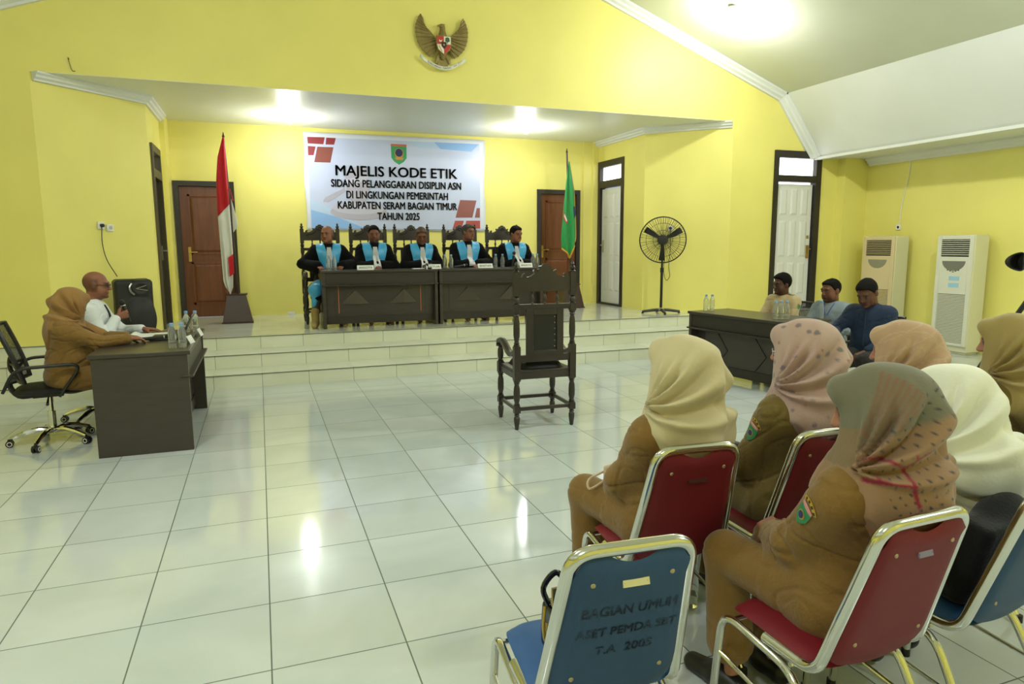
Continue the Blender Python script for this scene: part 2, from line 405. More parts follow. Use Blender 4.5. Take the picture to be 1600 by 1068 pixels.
# ------------------------------------------------------------------ doors
def panels(mb, rects, y, fn, d=0.012, w=0.03):
    """raised mouldings: rectangle outlines + raised fields; fn(u, z, depth) -> point"""
    for a, b, c, e in rects:
        for (u0, u1, z0, z1) in ((a, b, c, c + w), (a, b, e - w, e), (a, a + w, c, e), (b - w, b, c, e)):
            v = [fn(u, z, dd) for dd in (0.0, d) for z in (z0, z1) for u in (u0, u1)]
            mb.add(v, [(0, 2, 3, 1), (4, 5, 7, 6), (0, 1, 5, 4), (2, 6, 7, 3), (0, 4, 6, 2), (1, 3, 7, 5)])
        i = w + 0.035
        o = [fn(a + w, c + w, .001), fn(b - w, c + w, .001), fn(b - w, e - w, .001), fn(a + w, e - w, .001)]
        r = [fn(a + i, c + i, d), fn(b - i, c + i, d), fn(b - i, e - i, d), fn(a + i, e - i, d)]
        mb.add(o + r, [(0, 1, 5, 4), (1, 2, 6, 5), (2, 3, 7, 6), (3, 0, 4, 7), (4, 5, 6, 7)])
def brown_door(n, x0, x1, z1, hx):
    fr = MB(); t = 0.075
    fr.box(x0, x0 + t, YB - 0.03, YB + 0.10, ZS, z1).box(x1 - t, x1, YB - 0.03, YB + 0.10, ZS, z1).box(x0 + t, x1 - t, YB - 0.03, YB + 0.10, z1 - t, z1)
    d = struct('door_%d' % n, fr, M['dark_frame'], smooth=False)
    lf = MB().box(x0 + t, x1 - t, YB + 0.03, YB + 0.07, ZS + 0.005, z1 - t)
    a, b = x0 + t + 0.11, x1 - t - 0.11
    panels(lf, [(a, b, ZS + 0.2, ZS + 0.85), (a, b, ZS + 0.97, z1 - t - 0.12)], 0, lambda u, z, dd: (u, YB + 0.03 - dd, z))
    lf.build('door_leaf', M['brown_wood'], d, smooth=False)
    h = MB().box(hx - 0.02, hx + 0.02, YB + 0.015, YB + 0.03, ZS + 0.86, ZS + 1.08).tube([(hx, YB + 0.03, ZS + 1.0), (hx, YB - 0.03, ZS + 1.0), (hx + 0.11 , YB - 0.03, ZS + 1.0)], 0.009)
    h.build('door_handle', M['brass'], d)
brown_door(1, -1.12, -0.27, 2.53, -0.95); brown_door(2, 4.77, 5.62, 2.54, 4.885)
NINE = [(0.08, 0.30), (0.345, 0.555), (0.60, 0.82)]
def white_leaf(mb, w, h, fn):
    rects = []
    for a, b in NINE:
        u0, u1 = a / 0.9 * w, b / 0.9 * w
        rects += [(u0, u1, 0.10 * h, 0.37 * h), (u0, u1, 0.40 * h, 0.70 * h), (u0, u1, 0.73 * h, 0.95 * h)]
    for a, b, c, e in rects:
        o = [fn(a, c, .0005), fn(b, c, .0005), fn(b, e, .0005), fn(a, e, .0005)]; g_ = [fn(a + .012, c + .012, -.008), fn(b - .012, c + .012, -.008), fn(b - .012, e - .012, -.008), fn(a + .012, e - .012, -.008)]
        i1, i2 = .014, .045
        r1 = [fn(a + i1, c + i1, .0008), fn(b - i1, c + i1, .0008), fn(b - i1, e - i1, .0008), fn(a + i1, e - i1, .0008)]; r2 = [fn(a + i2, c + i2, .014), fn(b - i2, c + i2, .014), fn(b - i2, e - i2, .014), fn(a + i2, e - i2, .014)]
        mb.add(r1 + r2, [(0, 1, 5, 4), (1, 2, 6, 5), (2, 3, 7, 6), (3, 0, 4, 7), (4, 5, 6, 7)])
# door in the right cheek of the stage (leaf closed, daylight over it)
fr = MB()
for a, b, c, d in ((7.99, 8.07, ZS, 3.04), (8.84, 8.92, ZS, 3.04), (8.07, 8.84, 2.93, 3.04), (8.07, 8.84, 2.57, 2.69)): fr.box(5.95, 6.06, a, b, c, d)
fr.box(5.955, 6.1, 8.07, 8.84, ZS, ZS + 0.03)
dr = struct('door_3', fr, M['dark_frame'], smooth=False)
MB().box(6.02, 6.03, 8.07, 8.84, 2.69, 2.93).build('transom_pane', M['daylight'], dr, smooth=False)
lf = MB().box(6.0, 6.04, 8.075, 8.835, ZS + 0.035, 2.55)
white_leaf(lf, 0.76, 2.08, lambda u, z, dd: (6.0 - dd, 8.835 - u, ZS + 0.035 + z)); lf.build('door_leaf', M['white_wood'], dr, smooth=False)
MB().box(5.985, 6.0, 8.74, 8.79, ZS + 0.95, ZS + 1.17).tube([(6.0, 8.765, ZS + 1.08), (5.94, 8.765, ZS + 1.08), (5.94, 8.66, ZS + 1.08)], 0.009).build('door_handle', M['steel'], dr)
# door in the front wall by the air conditioners
fr = MB()
for a, b, c, d in ((7.72, 7.80, ZS + .03, 3.01), (8.55, 8.66, ZS + .03, 3.01), (7.80, 8.55, 2.90, 3.01), (7.80, 8.55, 2.53, 2.63)): fr.box(a, b, YF - 0.03, YF + 0.1, c, d)
dr = struct('door_4', fr, M['dark_frame'], smooth=False)
MB().box(7.80, 8.55, YF + 0.05, YF + 0.06, 2.63, 2.90).build('transom_pane', M['daylight'], dr, smooth=False)
MB().box(7.80, 8.55, YF + 0.09, YF + 0.095, 2.495, 2.53).build('light_gap', M['daylight'], dr, smooth=False)
MB().box(7.72, 8.66, YF - 0.05, YF + 0.1, ZS, ZS + 0.03).build('threshold', M['white_paint'], dr, smooth=False)
lf = MB().box(7.80, 8.53, YF + 0.02, YF + 0.06, ZS + 0.05, 2.495)
white_leaf(lf, 0.73, 2.03, lambda u, z, dd: (7.80 + u, YF + 0.02 - dd, ZS + 0.05 + z)); lf.build('door_leaf', M['white_wood'], dr, smooth=False)
MB().box(8.46, 8.51, YF + 0.005, YF + 0.02, ZS + 0.85, ZS + 1.06).tube([(8.485, YF + 0.02, ZS + 1.0), (8.485, YF - 0.05, ZS + 1.0), (8.40, YF - 0.05, ZS + 1.0)], 0.009).box(8.46, 8.50, YF + 0.01, YF + 0.02, ZS + 1.17, ZS + 1.22).build('door_handle', M['brass'], dr)
# door in the left cheek of the stage, seen edge-on
fr = MB()
for a, b, c, d in ((7.5, 7.57, ZS, 2.87), (8.23, 8.3, ZS, 2.87)): fr.box(-1.30, -1.17, a, b, c, d)
for c, d in ((2.78, 2.87), (2.45, 2.56)): fr.box(-1.30, -1.17, 7.57, 8.23, c, d)
dr = struct('door_5', fr, M['olive_frame'], smooth=False)
MB().box(-1.29, -1.28, 7.57, 8.23, 2.56, 2.78).build('transom_pane', emit('dim_pane', '#e8ece8', 0.7), dr, smooth=False)
MB().box(-1.27, -1.23, 7.575, 8.225, ZS + 0.01, 2.45).build('door_leaf', M['dark_frame'], dr, smooth=False)
MB().box(-1.23, -1.215, 8.12, 8.17, ZS + 0.9, ZS + 1.1).tube([(-1.23, 8.145, ZS + 1.03), (-1.15, 8.145, ZS + 1.03), (-1.15, 8.04, ZS + 1.03)], 0.009).build('door_handle', M['steel'], dr)

# ------------------------------------------------------------------ lamps
def bulb(x, y, z, watts, label, rad=0.06, drop=0.10, glow=0.28):
    t = thing('ceiling_lamp', label, 'lamp', (x, y, z), 0, 'lamps along the ceiling')
    MB().lathe([(0.055, 0.0), (0.06, -0.02), (0.035, -0.05), (0.03, -drop + 0.03)], 20).build('lamp_holder', M['white_plastic'], t)
    MB().ell((0, 0, -drop - 0.02), (rad, rad, rad * 0.9), 20, 12).build('bulb', M['bulb'], t)
    l = bpy.data.lights.new('lamp_light', 'POINT'); l.energy = watts; l.color = LAMP_COL; l.shadow_soft_size = rad + 0.02
    o = bpy.data.objects.new('lamp_light', l); COL.objects.link(o); o.parent = t; o.location = (0, 0, -drop - glow)
bulb(5.88, 5.14, slope_z(5.88), FRONT_W, 'bright bulb on the sloping hall ceiling near the right end of the gable')
for x, y in ((5.88, 1.2), (-1.13, 1.2), (5.88, -3.0), (-1.13, -3.0)):
    bulb(x, y, slope_z(x), HALL_W * (1.0 if x > 0 else .62), 'bulb on the sloping hall ceiling behind the photographer side of the hall')
bulb(0.55, 8.08, ZC, STAGE_W, 'bright bulb in the low stage ceiling left of the banner', 0.045, 0.05, 0.30)
bulb(4.10, 7.83, ZC, STAGE_W, 'bright bulb in the low stage ceiling right of the banner', 0.045, 0.05, 0.30)
# ------------------------------------------------------------------ furniture materials
M['walnut'] = mat('dark_walnut_laminate', '#3a3430', 0.32, spec=0.5, var=0.12, vscale=4, stretch=(1, 1, 6))
M['walnut_edge'] = mat('dark_walnut_edge', '#2a2521', 0.4)
M['walnut_light'] = mat('walnut_inlay', '#4a423c', 0.3)
M['orange_line'] = mat('worn_edge', '#a8613a', 0.5)
M['carved'] = mat('dark_stained_wood', '#2e2825', 0.33, spec=0.5, var=0.15, vscale=6, bump=0.03)
M['leather'] = mat('black_leather', '#17171a', 0.35, bump=0.08, bscale=120)
M['chrome'] = mat('chrome', '#d8d8d2', 0.12, metal=1.0)
M['red_vinyl'] = mat('red_vinyl', '#741320', 0.5, spec=0.4, var=0.06, vscale=8, bump=0.10, bscale=220)
M['red_back'] = mat('red_back_panel', '#6c1a21', 0.55, spec=0.3, var=0.06, vscale=5, bump=0.06, bscale=200)
M['blue_vinyl'] = mat('blue_vinyl', '#2c5a94', 0.5, spec=0.4, var=0.08, vscale=8, bump=0.10, bscale=220)
M['blue_back'] = mat('blue_back_panel', '#2c4a6e', 0.55, spec=0.3, var=0.08, vscale=4, bump=0.06, bscale=200)
M['screw'] = mat('screw_head', '#a89a78', 0.35, metal=0.7)
M['plate_cream'] = mat('cream_plate', '#d6cfa0', 0.4)
M['plate_dark'] = mat('dark_plate', '#3a1216', 0.4)
M['plate_grey'] = mat('grey_plate', '#7f7c97', 0.4)
M['ink'] = mat('faded_ink', '#1f3350', 0.6)
M['mesh_black'] = mat('black_mesh_fabric', '#141416', 0.7)
M['paper'] = mat('white_paper', '#eceeea', 0.6)
M['cap_blue'] = mat('blue_bottle_cap', '#7ea9d8', 0.4)
M['label'] = mat('bottle_label', '#cfe0e6', 0.4, var=0.2, vscale=60)
def clear(name, col, rough=0.05):
    m, nt, b = newmat(name)
    b.inputs['Base Color'].default_value = lin(col); b.inputs['Transmission Weight'].default_value = 1.0
    b.inputs['Roughness'].default_value = rough; b.inputs['IOR'].default_value = 1.12; b.inputs['Transmission Weight'].default_value = .82
    return m
M['water'] = clear('clear_plastic', '#eef5f2')
# see-through mesh of the office chairs
def net_mat(name, hexc, scale, solid):
    m, nt, b = newmat(name); b.inputs['Base Color'].default_value = lin(hexc); b.inputs['Roughness'].default_value = 0.7
    tc = N(nt, 'ShaderNodeTexCoord'); ck = N(nt, 'ShaderNodeTexVoronoi', feature='DISTANCE_TO_EDGE'); ck.inputs['Scale'].default_value = scale
    nt.links.new(tc.outputs['Object'], ck.inputs['Vector'])
    th = N(nt, 'ShaderNodeMath', operation='LESS_THAN'); th.inputs[1].default_value = solid
    nt.links.new(ck.outputs['Distance'], th.inputs[0]); nt.links.new(th.outputs[0], b.inputs['Alpha'])
    return m
M['net'] = net_mat('black_net', '#1b1c1e', 240, 0.2)

# ------------------------------------------------------------------ desks (long side along x, front towards -y)
def desk(label, loc, rz, L=1.56, D=0.66, H=0.765, motif='peak', group='dark laminate hearing desks'):
    t = thing('desk', label, 'desk', loc, rz, group)
    MB().box(-L / 2, L / 2, -D / 2, D / 2, H - 0.03, H).build('desk_top', M['walnut'], t, bev=0.004)
    for s in (-1, 1):
        x = s * (L / 2 - 0.028)
        MB().box(x - 0.02, x + 0.02, -D / 2 + 0.02, D / 2 - 0.02, 0, H - 0.03).build('side_panel', M['walnut'], t, bev=0.003)
    g = MB().box(-L / 2 + 0.048, L / 2 - 0.048, -D / 2 + 0.03, -D / 2 + 0.055, H - 0.19, H - 0.03)
    g.box(-L / 2 + 0.002, L / 2 - 0.002, -D / 2 - 0.012, -D / 2 + 0.075, H - 0.205, H - 0.188)
    g.build('front_fascia', M['walnut_edge'], t, bev=0.003)
    yp = -D / 2 + 0.13
    mp = MB().box(-L / 2 + 0.048, L / 2 - 0.048, yp, yp + 0.02, 0.05, H - 0.19).build('modesty_panel', M['walnut'], t, bev=0.002)
    g = MB()
    g.box(-L / 2 + 0.048, L / 2 - 0.048, yp - 0.012, yp, 0.05, 0.15)
    for x in (-L / 2 + 0.17, L / 2 - 0.17): g.box(x - 0.003, x + 0.003, yp - 0.004, yp + .001, 0.15, H - 0.2)
    g.build('panel_trim', M['walnut_edge'], t)
    if motif == 'peak':
        for x in (-L * 0.22, L * 0.2):
            g = MB()
            for s in (-1, 1):
                g.add([(x, yp - 0.030, 0.50), (x + s * 0.19, yp - 0.002, 0.31), (x, yp - 0.030, 0.31)], [(0, 1, 2) if s < 0 else (0, 2, 1)])
                g.add([(x, yp - 0.030, 0.50), (x + s * 0.19, yp - 0.002, 0.31), (x, yp - 0.002, 0.50)], [(0, 2, 1) if s < 0 else (0, 1, 2)])
                g.add([(x, yp - 0.030, 0.31), (x + s * 0.19, yp - 0.002, 0.31), (x, yp - 0.002, 0.31)], [(0, 1, 2) if s < 0 else (0, 2, 1)])
            g.build('raised_peak_motif', M['walnut_light'], t, smooth=False)
    else:
        for x in (-L * 0.24, L * 0.14):
            g = MB()
            for dz in (-1, 1):
                g.bar((x + 0.16, yp - 0.002, 0.33), (x, yp - 0.002, 0.33 + dz * 0.19), 0.012, 0.006)
            g.build('chevron_groove', M['walnut_edge'], t, smooth=False)
    return t, yp
dk, yp = desk('dark desk on the stage, left half of the judges bench, with orange worn strips', (1.56, 6.99, ZS), 0)
for x in (-0.56, 0.55): MB().box(x - 0.006, x + 0.006, yp - 0.008, yp - 0.004, 0.19, 0.55).build('worn_edge_strip', M['orange_line'], dk, smooth=False)
desk('dark desk on the stage behind the carved chair, right half of the judges bench', (3.13, 6.99, ZS), 0)
desk('dark desk with laptop at the left, in front of the man in the white shirt', (-0.83, 3.86, 0), 90, L=1.50, D=0.68, H=0.77, motif='chevron')
desk('dark desk with chevron grooves at the right, in front of the three seated men', (5.262, 3.73, 0), -82.5, L=1.47, D=0.66, H=0.755, motif='chevron')

# ------------------------------------------------------------------ carved chairs
def turned(h0, h1, r, kind=0):
    L = h1 - h0; P = [(0.0, 1.0), (0.05, 1.0), (0.07, 0.72), (0.10, 0.95), (0.13, 0.66), (0.30, 0.98), (0.5, 1.0), (0.72, 0.92), (0.86, 0.62), (0.89, 0.95), (0.93, 0.7), (0.95, 1.0), (1.0, 1.0)]
    if kind == 1: P = [(0, .55), (.04, .62), (.55, 1.0), (.72, .98), (.8, .66), (.86, .95), (.92, .7), (1, 1)]
    return [(r * b, h0 + L * a) for a, b in P]
def carved_chair(label, loc, rz, group='carved high-backed armchairs'):
    t = thing('carved_armchair', label, 'chair', loc, rz, group); W = M['carved']
    xp, yr, yf = 0.25, -0.22, 0.23
    for s in (-1, 1):
        x = s * xp
        g = MB(); y = yr
        g.lathe(turned(0, 0.145, 0.026, 1), 14, (x, y, 0)); g.box(x - .026, x + .026, y - .026, y + .026, .145, .20)
        g.lathe(turned(.20, .42, .028), 14, (x, y, 0)); g.box(x - .027, x + .027, y - .027, y + .027, .42, .71)
        g.lathe(turned(.71, 1.0, .027), 14, (x, y, 0)); g.box(x - .026, x + .026, y - .025, y + .025, 1.0, 1.06)
        g.lathe(turned(1.06, 1.13, .027), 14, (x, y, 0)); g.box(x - .026, x + .026, y - .025, y + .025, 1.13, 1.325)
        g.lathe([(.026, 1.325), (.028, 1.33), (.014, 1.34), (.024, 1.352), (.024, 1.365), (.010, 1.376), (.016, 1.388), (.011, 1.402), (.003, 1.412)], 14, (x, y, 0))
        g.build('rear_post', W, t)
        g = MB(); y = yf
        g.lathe(turned(0, 0.145, 0.026, 1), 14, (x, y, 0)); g.box(x - .026, x + .026, y - .026, y + .026, .145, .20)
        g.lathe(turned(.20, .42, .028), 14, (x, y, 0)); g.box(x - .027, x + .027, y - .027, y + .027, .42, .515)
        g.lathe(turned(.515, .67, .027), 14, (x, y, 0)); g.build('front_leg', W, t)
        pts = smoothpath([(x, yr + .02, .665), (x, yr + .10, .635), (x, yr + .19, .635), (x, yr + .30, .685), (x, yf - .06, .715), (x, yf + .03, .70), (x, yf + .045, .67)], 5)
        g = MB(); vs = []
        for p in pts:
            for dx, dz in ((-.026, -.022), (.026, -.022), (.026, .014), (.012, .022), (-.012, .022), (-.026, .014)): vs.append((p.x + dx, p.y, p.z + dz))
        fs = [(i * 6 + j, i * 6 + (j + 1) % 6, (i + 1) * 6 + (j + 1) % 6, (i + 1) * 6 + j) for i in range(len(pts) - 1) for j in range(6)] + [(5, 4, 3, 2, 1, 0), tuple((len(pts) - 1) * 6 + j for j in range(6))]
        g.add(vs, fs).build('armrest', W, t)
    # carved crest
    half = [(0.224, 1.165), (0.224, 1.285), (0.205, 1.283), (0.198, 1.305), (0.178, 1.318), (0.166, 1.305), (0.176, 1.288), (0.160, 1.283), (0.130, 1.290), (0.105, 1.306), (0.092, 1.316), (0.104, 1.332), (0.098, 1.345), (0.078, 1.335), (0.066, 1.328), (0.068, 1.346), (0.054, 1.352), (0.052, 1.372), (0.030, 1.376), (0.018, 1.392)]
    poly = [(x, z) for x, z in half] + [(-x, z) for x, z in reversed(half)]
    g = MB().prism(poly, (0, yr - .016, 0), (1, 0, 0), (0, 0, 1), (0, .032, 0))
    for yy, sg in ((yr + .016, 1),):
        for k in range(7):
            a = PI * (0.08 + 0.84 * k / 6); g.ell((math.cos(a) * .036, yy, 1.322 + math.sin(a) * .036), (.017, .008, .017), 8, 6)
        g.ell((0, yy, 1.322), (.017, .012, .017), 10, 6)
        for s in (-1, 1):
            g.tube(smoothpath([(s * .06, yy, 1.30), (s * .10, yy, 1.265), (s * .16, yy, 1.255), (s * .19, yy, 1.235)], 4), [.010] * 12 + [.004], 6)
    g.build('crest_rail', W, t)
    MB().box(-.226, .226, yr - .018, yr + .018, 1.02, 1.06).build('upper_rail', W, t, bev=.004)
    for x in (-.11, 0, .11):
        MB().lathe([(.008, 1.06), (.013, 1.065), (.009, 1.075), (.017, 1.10), (.012, 1.125), (.007, 1.14), (.012, 1.155), (.010, 1.166)], 10, (x, yr, 0)).build('spindle', W, t)
    g = MB().box(-.165, -.105, yr - .016, yr + .016, .62, 1.02).box(.105, .165, yr - .016, yr + .016, .62, 1.02).box(-.105, .105, yr - .016, yr + .016, .97, 1.02).box(-.105, .105, yr - .016, yr + .016, .62, .67)
    g.box(-.226, .226, yr - .016, yr + .016, .575, .635)
    g.build('back_frame', W, t, bev=.003)
    g = MB().box(-.107, .107, yr - .004, yr + .022, .665, .975); g.cur = 1
    for k in range(6): g.ell((.088, yr - .005, .70 + k * .05), .005, 8, 5)
    g.build('back_pad', [M['leather'], M['steel']], t, bev=0)
    g = MB().box(-.255, .255, yr - .01, yf + .01, .485, .505)
    g.box(-.23, .23, yr - .012, yr + .012, .43, .485).box(-.23, .23, yf - .012, yf + .012, .43, .485)
    for s in (-1, 1): g.box(s * .25 - .012, s * .25 + .012, yr, yf, .43, .485)
    g.build('seat_frame', W, t, bev=.003)
    g = MB().grid(lambda u, v: ((u - .5) * .40, (v - .5) * .36 + .01, .507 + .075 * (max(0, 1 - (2 * u - 1) ** 4) * max(0, 1 - (2 * v - 1) ** 4)) ** .45), 12, 12)
    g.build('seat_cushion', M['leather'], t)
    g = MB().box(-.23, .23, yr - .011, yr + .011, .16, .19).box(-.23, .23, yf - .011, yf + .011, .16, .19)
    for s in (-1, 1): g.box(s * .25 - .011, s * .25 + .011, yr, yf, .16, .19)
    g.build('stretcher', W, t, bev=.003)
    return t
cc = carved_chair('empty dark carved armchair standing alone in the middle of the tiled floor', (2.262, 2.955, 0), -2)
for x, lb in zip((0.878, 1.566, 2.215, 2.975, 3.675), ('carved armchair of the judge at the left end, beside the red and white flag', 'carved armchair behind the second judge from the left', 'carved armchair behind the middle judge, under the last banner line', 'carved armchair behind the judge looking sideways, under the red banner bars', 'carved armchair of the judge at the right end, beside the brown door')):
    dup(cc, (x, 7.59, ZS), 180, lb)

# ------------------------------------------------------------------ stacking chairs
t_face = [None]
def stacking_chair(label, loc, rz, vinyl, back, plate, group):
    t = thing('stacking_chair', label, 'chair', loc, rz, group); C = M['chrome']
    for s in (-1, 1):
        arch = fillet([(s * .205, .225, .0), (s * .193, .195, .405), (s * .193, -.10, .375), (s * .215, -.30, 0)], .07, 6)
        g = MB().tube(arch, .0125, 12); g.tube([(s * .198, .21, .27), (s * .205, -.20, .22)], .007, 8)
        lf_ = g.build('leg_frame', C, t)
        for p in ((s * .205, .225, .0), (s * .215, -.30, 0)): MB().cyl((p[0], p[1], 0), (p[0], p[1], .03), .0155, .015, 12).build('foot_cap', M['black_plastic'], lf_)
    # back loop
    L = [(.186, .02, .415), (.186, -.165, .415), (.148, -.30, .868)]
    loop = fillet([L[0], L[1], L[2], (-L[2][0], L[2][1], L[2][2]), (-L[1][0], L[1][1], L[1][2]), (-L[0][0], L[0][1], L[0][2])], .055, 8)
    g = MB(); vs = []; n = 10; pts = loop
    g.tube(pts, .0165, 12); g.build('back_loop', C, t)
    for y, z in ((.15, .40), (-.08, .39)): MB().tube([(-.19, y, z), (.19, y, z)], .008, 8).build('cross_bar', C, t)
    # seat cushion
    def seat(u, v, top):
        x = (u - .5) * 2; y = (v - .5) * 2; sq = max(abs(x), abs(y))
        w_ = .185 - .01 * y; px, py = x * w_, y * .195
        r = (abs(x) ** 6 + abs(y) ** 6) ** (1 / 6); k = sq / r if r > 1e-6 else 1
        px *= k; py *= k
        e = max(0.0, 1 - r_in(x * k, y * k))
        zc = -.02 * max(0, y) ** 3
        return (px, py + .01, (.43 + .035 * e ** .4 + zc) if top else (.43 - .022 * e ** .4 + zc))
    def r_in(x, y): return min(1.0, (abs(x) ** 6 + abs(y) ** 6) ** (1 / 6))
    g = MB().grid(lambda u, v: seat(u, v, True), 18, 18); g.grid(lambda u, v: seat(1 - u, v, False), 18, 18)
    g.build('seat', vinyl, t, ang=60)
    # back panel: front cushion and rear shell, inside the loop, with a shallow grip at the top
    def bp(u, v):
        z = .45 + v * .408; y = -.178 - (z - .415) * (.135 / .453); hw = (.184 - (z - .42) * .084)
        dz = 0
        if v > .8:   # rounded top corners, grip dip in the middle
            e = abs(u * 2 - 1); dz = -.035 * max(0, (e - .72) / .28) ** 2 * (v - .8) / .2 - .022 * max(0, 1 - (e / .45) ** 2) * (v - .8) / .2
        if v < .2: e = abs(u * 2 - 1); dz = .03 * max(0, (e - .72) / .28) ** 2 * (.2 - v) / .2 - .03 * (1 - e * e) * (.2 - v) / .2
        return (u * 2 - 1) * (hw - .004), y, z + dz
    def face(off, bulge):
        def fn(u, v):
            x, y, z = bp(u, v); e = (max(0, 1 - (2 * u - 1) ** 6) * max(0, 1 - (2 * v - 1) ** 6)) ** .4
            return (x, y + off + bulge * e, z)
        return fn
    g = MB(); g.cur = 0; g.grid(lambda u, v: face(.004, .022)(1 - u, v), 16, 16); g.cur = 1; g.grid(face(.004, -.018), 16, 16)
    g.build('backrest', [vinyl, back], t, ang=70)
    for u, v in ((.17, .83), (.83, .85), (.16, .16), (.84, .16)):
        x, y, z = face(.004, -.018)(u, v); MB().ell((x, y, z), (.0065, .003, .0065), 10, 6).build('screw', M['screw'], t)
    t_face[0] = face(.004, -.018)
    if plate is not None:
        pm, pw, ph, v_ = plate; x, y, z = face(.004, -.019)(.52, v_)
        Rm = rot(-16.6, 0, 0)
        MB().obox((x, y - .001, z), (pw, .004, ph), Rm).ell((x - pw * .42, y - .003, z), .002, 6, 4).ell((x + pw * .42, y - .003, z), .002, 6, 4).build('name_plate', pm, t, smooth=False)
    return t
RG, BG = 'red stacking chairs of the audience', 'blue stacking chairs of the audience'
pr_ = (M['plate_dark'], .075, .013, .74)
red = stacking_chair('red chrome stacking chair of the woman in the plain cream headscarf', (1.40, -.325, 0), -4, M['red_vinyl'], M['red_back'], pr_, RG)
dup(red, (1.965, -.33, 0), -2, 'red chrome stacking chair of the woman in the pink patterned headscarf')
dup(red, (2.55, -.36, 0), 0, 'red chrome stacking chair hidden behind the woman in the peach headscarf')
dup(red, (3.10, -.45, 0), 0, 'chrome stacking chair at the far right under the woman in olive')
red3 = stacking_chair('nearest red chrome stacking chair, under the woman in the brown printed headscarf', (1.54, -1.02, 0), 2, M['red_vinyl'], M['red_back'], (M['plate_grey'], .05, .018, .80), RG)
blue = stacking_chair('empty blue chrome stacking chair in the front with faded lettering on its back', (.815, -.90, 0), -4, M['blue_vinyl'], M['blue_back'], (M['plate_cream'], .066, .020, .83), BG)
for tx, v_, wd, h_ in (('BAGIAN UMUM', .63, .245, .042), ('ASET PEMDA SBT', .48, .26, .036), ('T.A  2005', .34, .15, .036)):
    z = .45 + v_ * .405; y = -.178 - (z - .415) * (.135 / .453) - .0155
    tx_o = text(tx, 'lettering', M['ink'], blue, (0.008, y - .0005, z), rot(90 - 16.6, 0, 0), wd, h_, .018, .001)
    for v in tx_o.data.vertices:
        vv = (v.co.z - .45) / .408; hw = .184 - (v.co.z - .42) * .084 - .004; v.co.y = t_face[0]((v.co.x / hw + 1) / 2, vv)[1] - .0012
b2 = stacking_chair('blue chrome stacking chair at the right under the woman in the white headscarf', (2.07, -1.0, 0), 6, M['blue_vinyl'], M['blue_back'], None, BG)

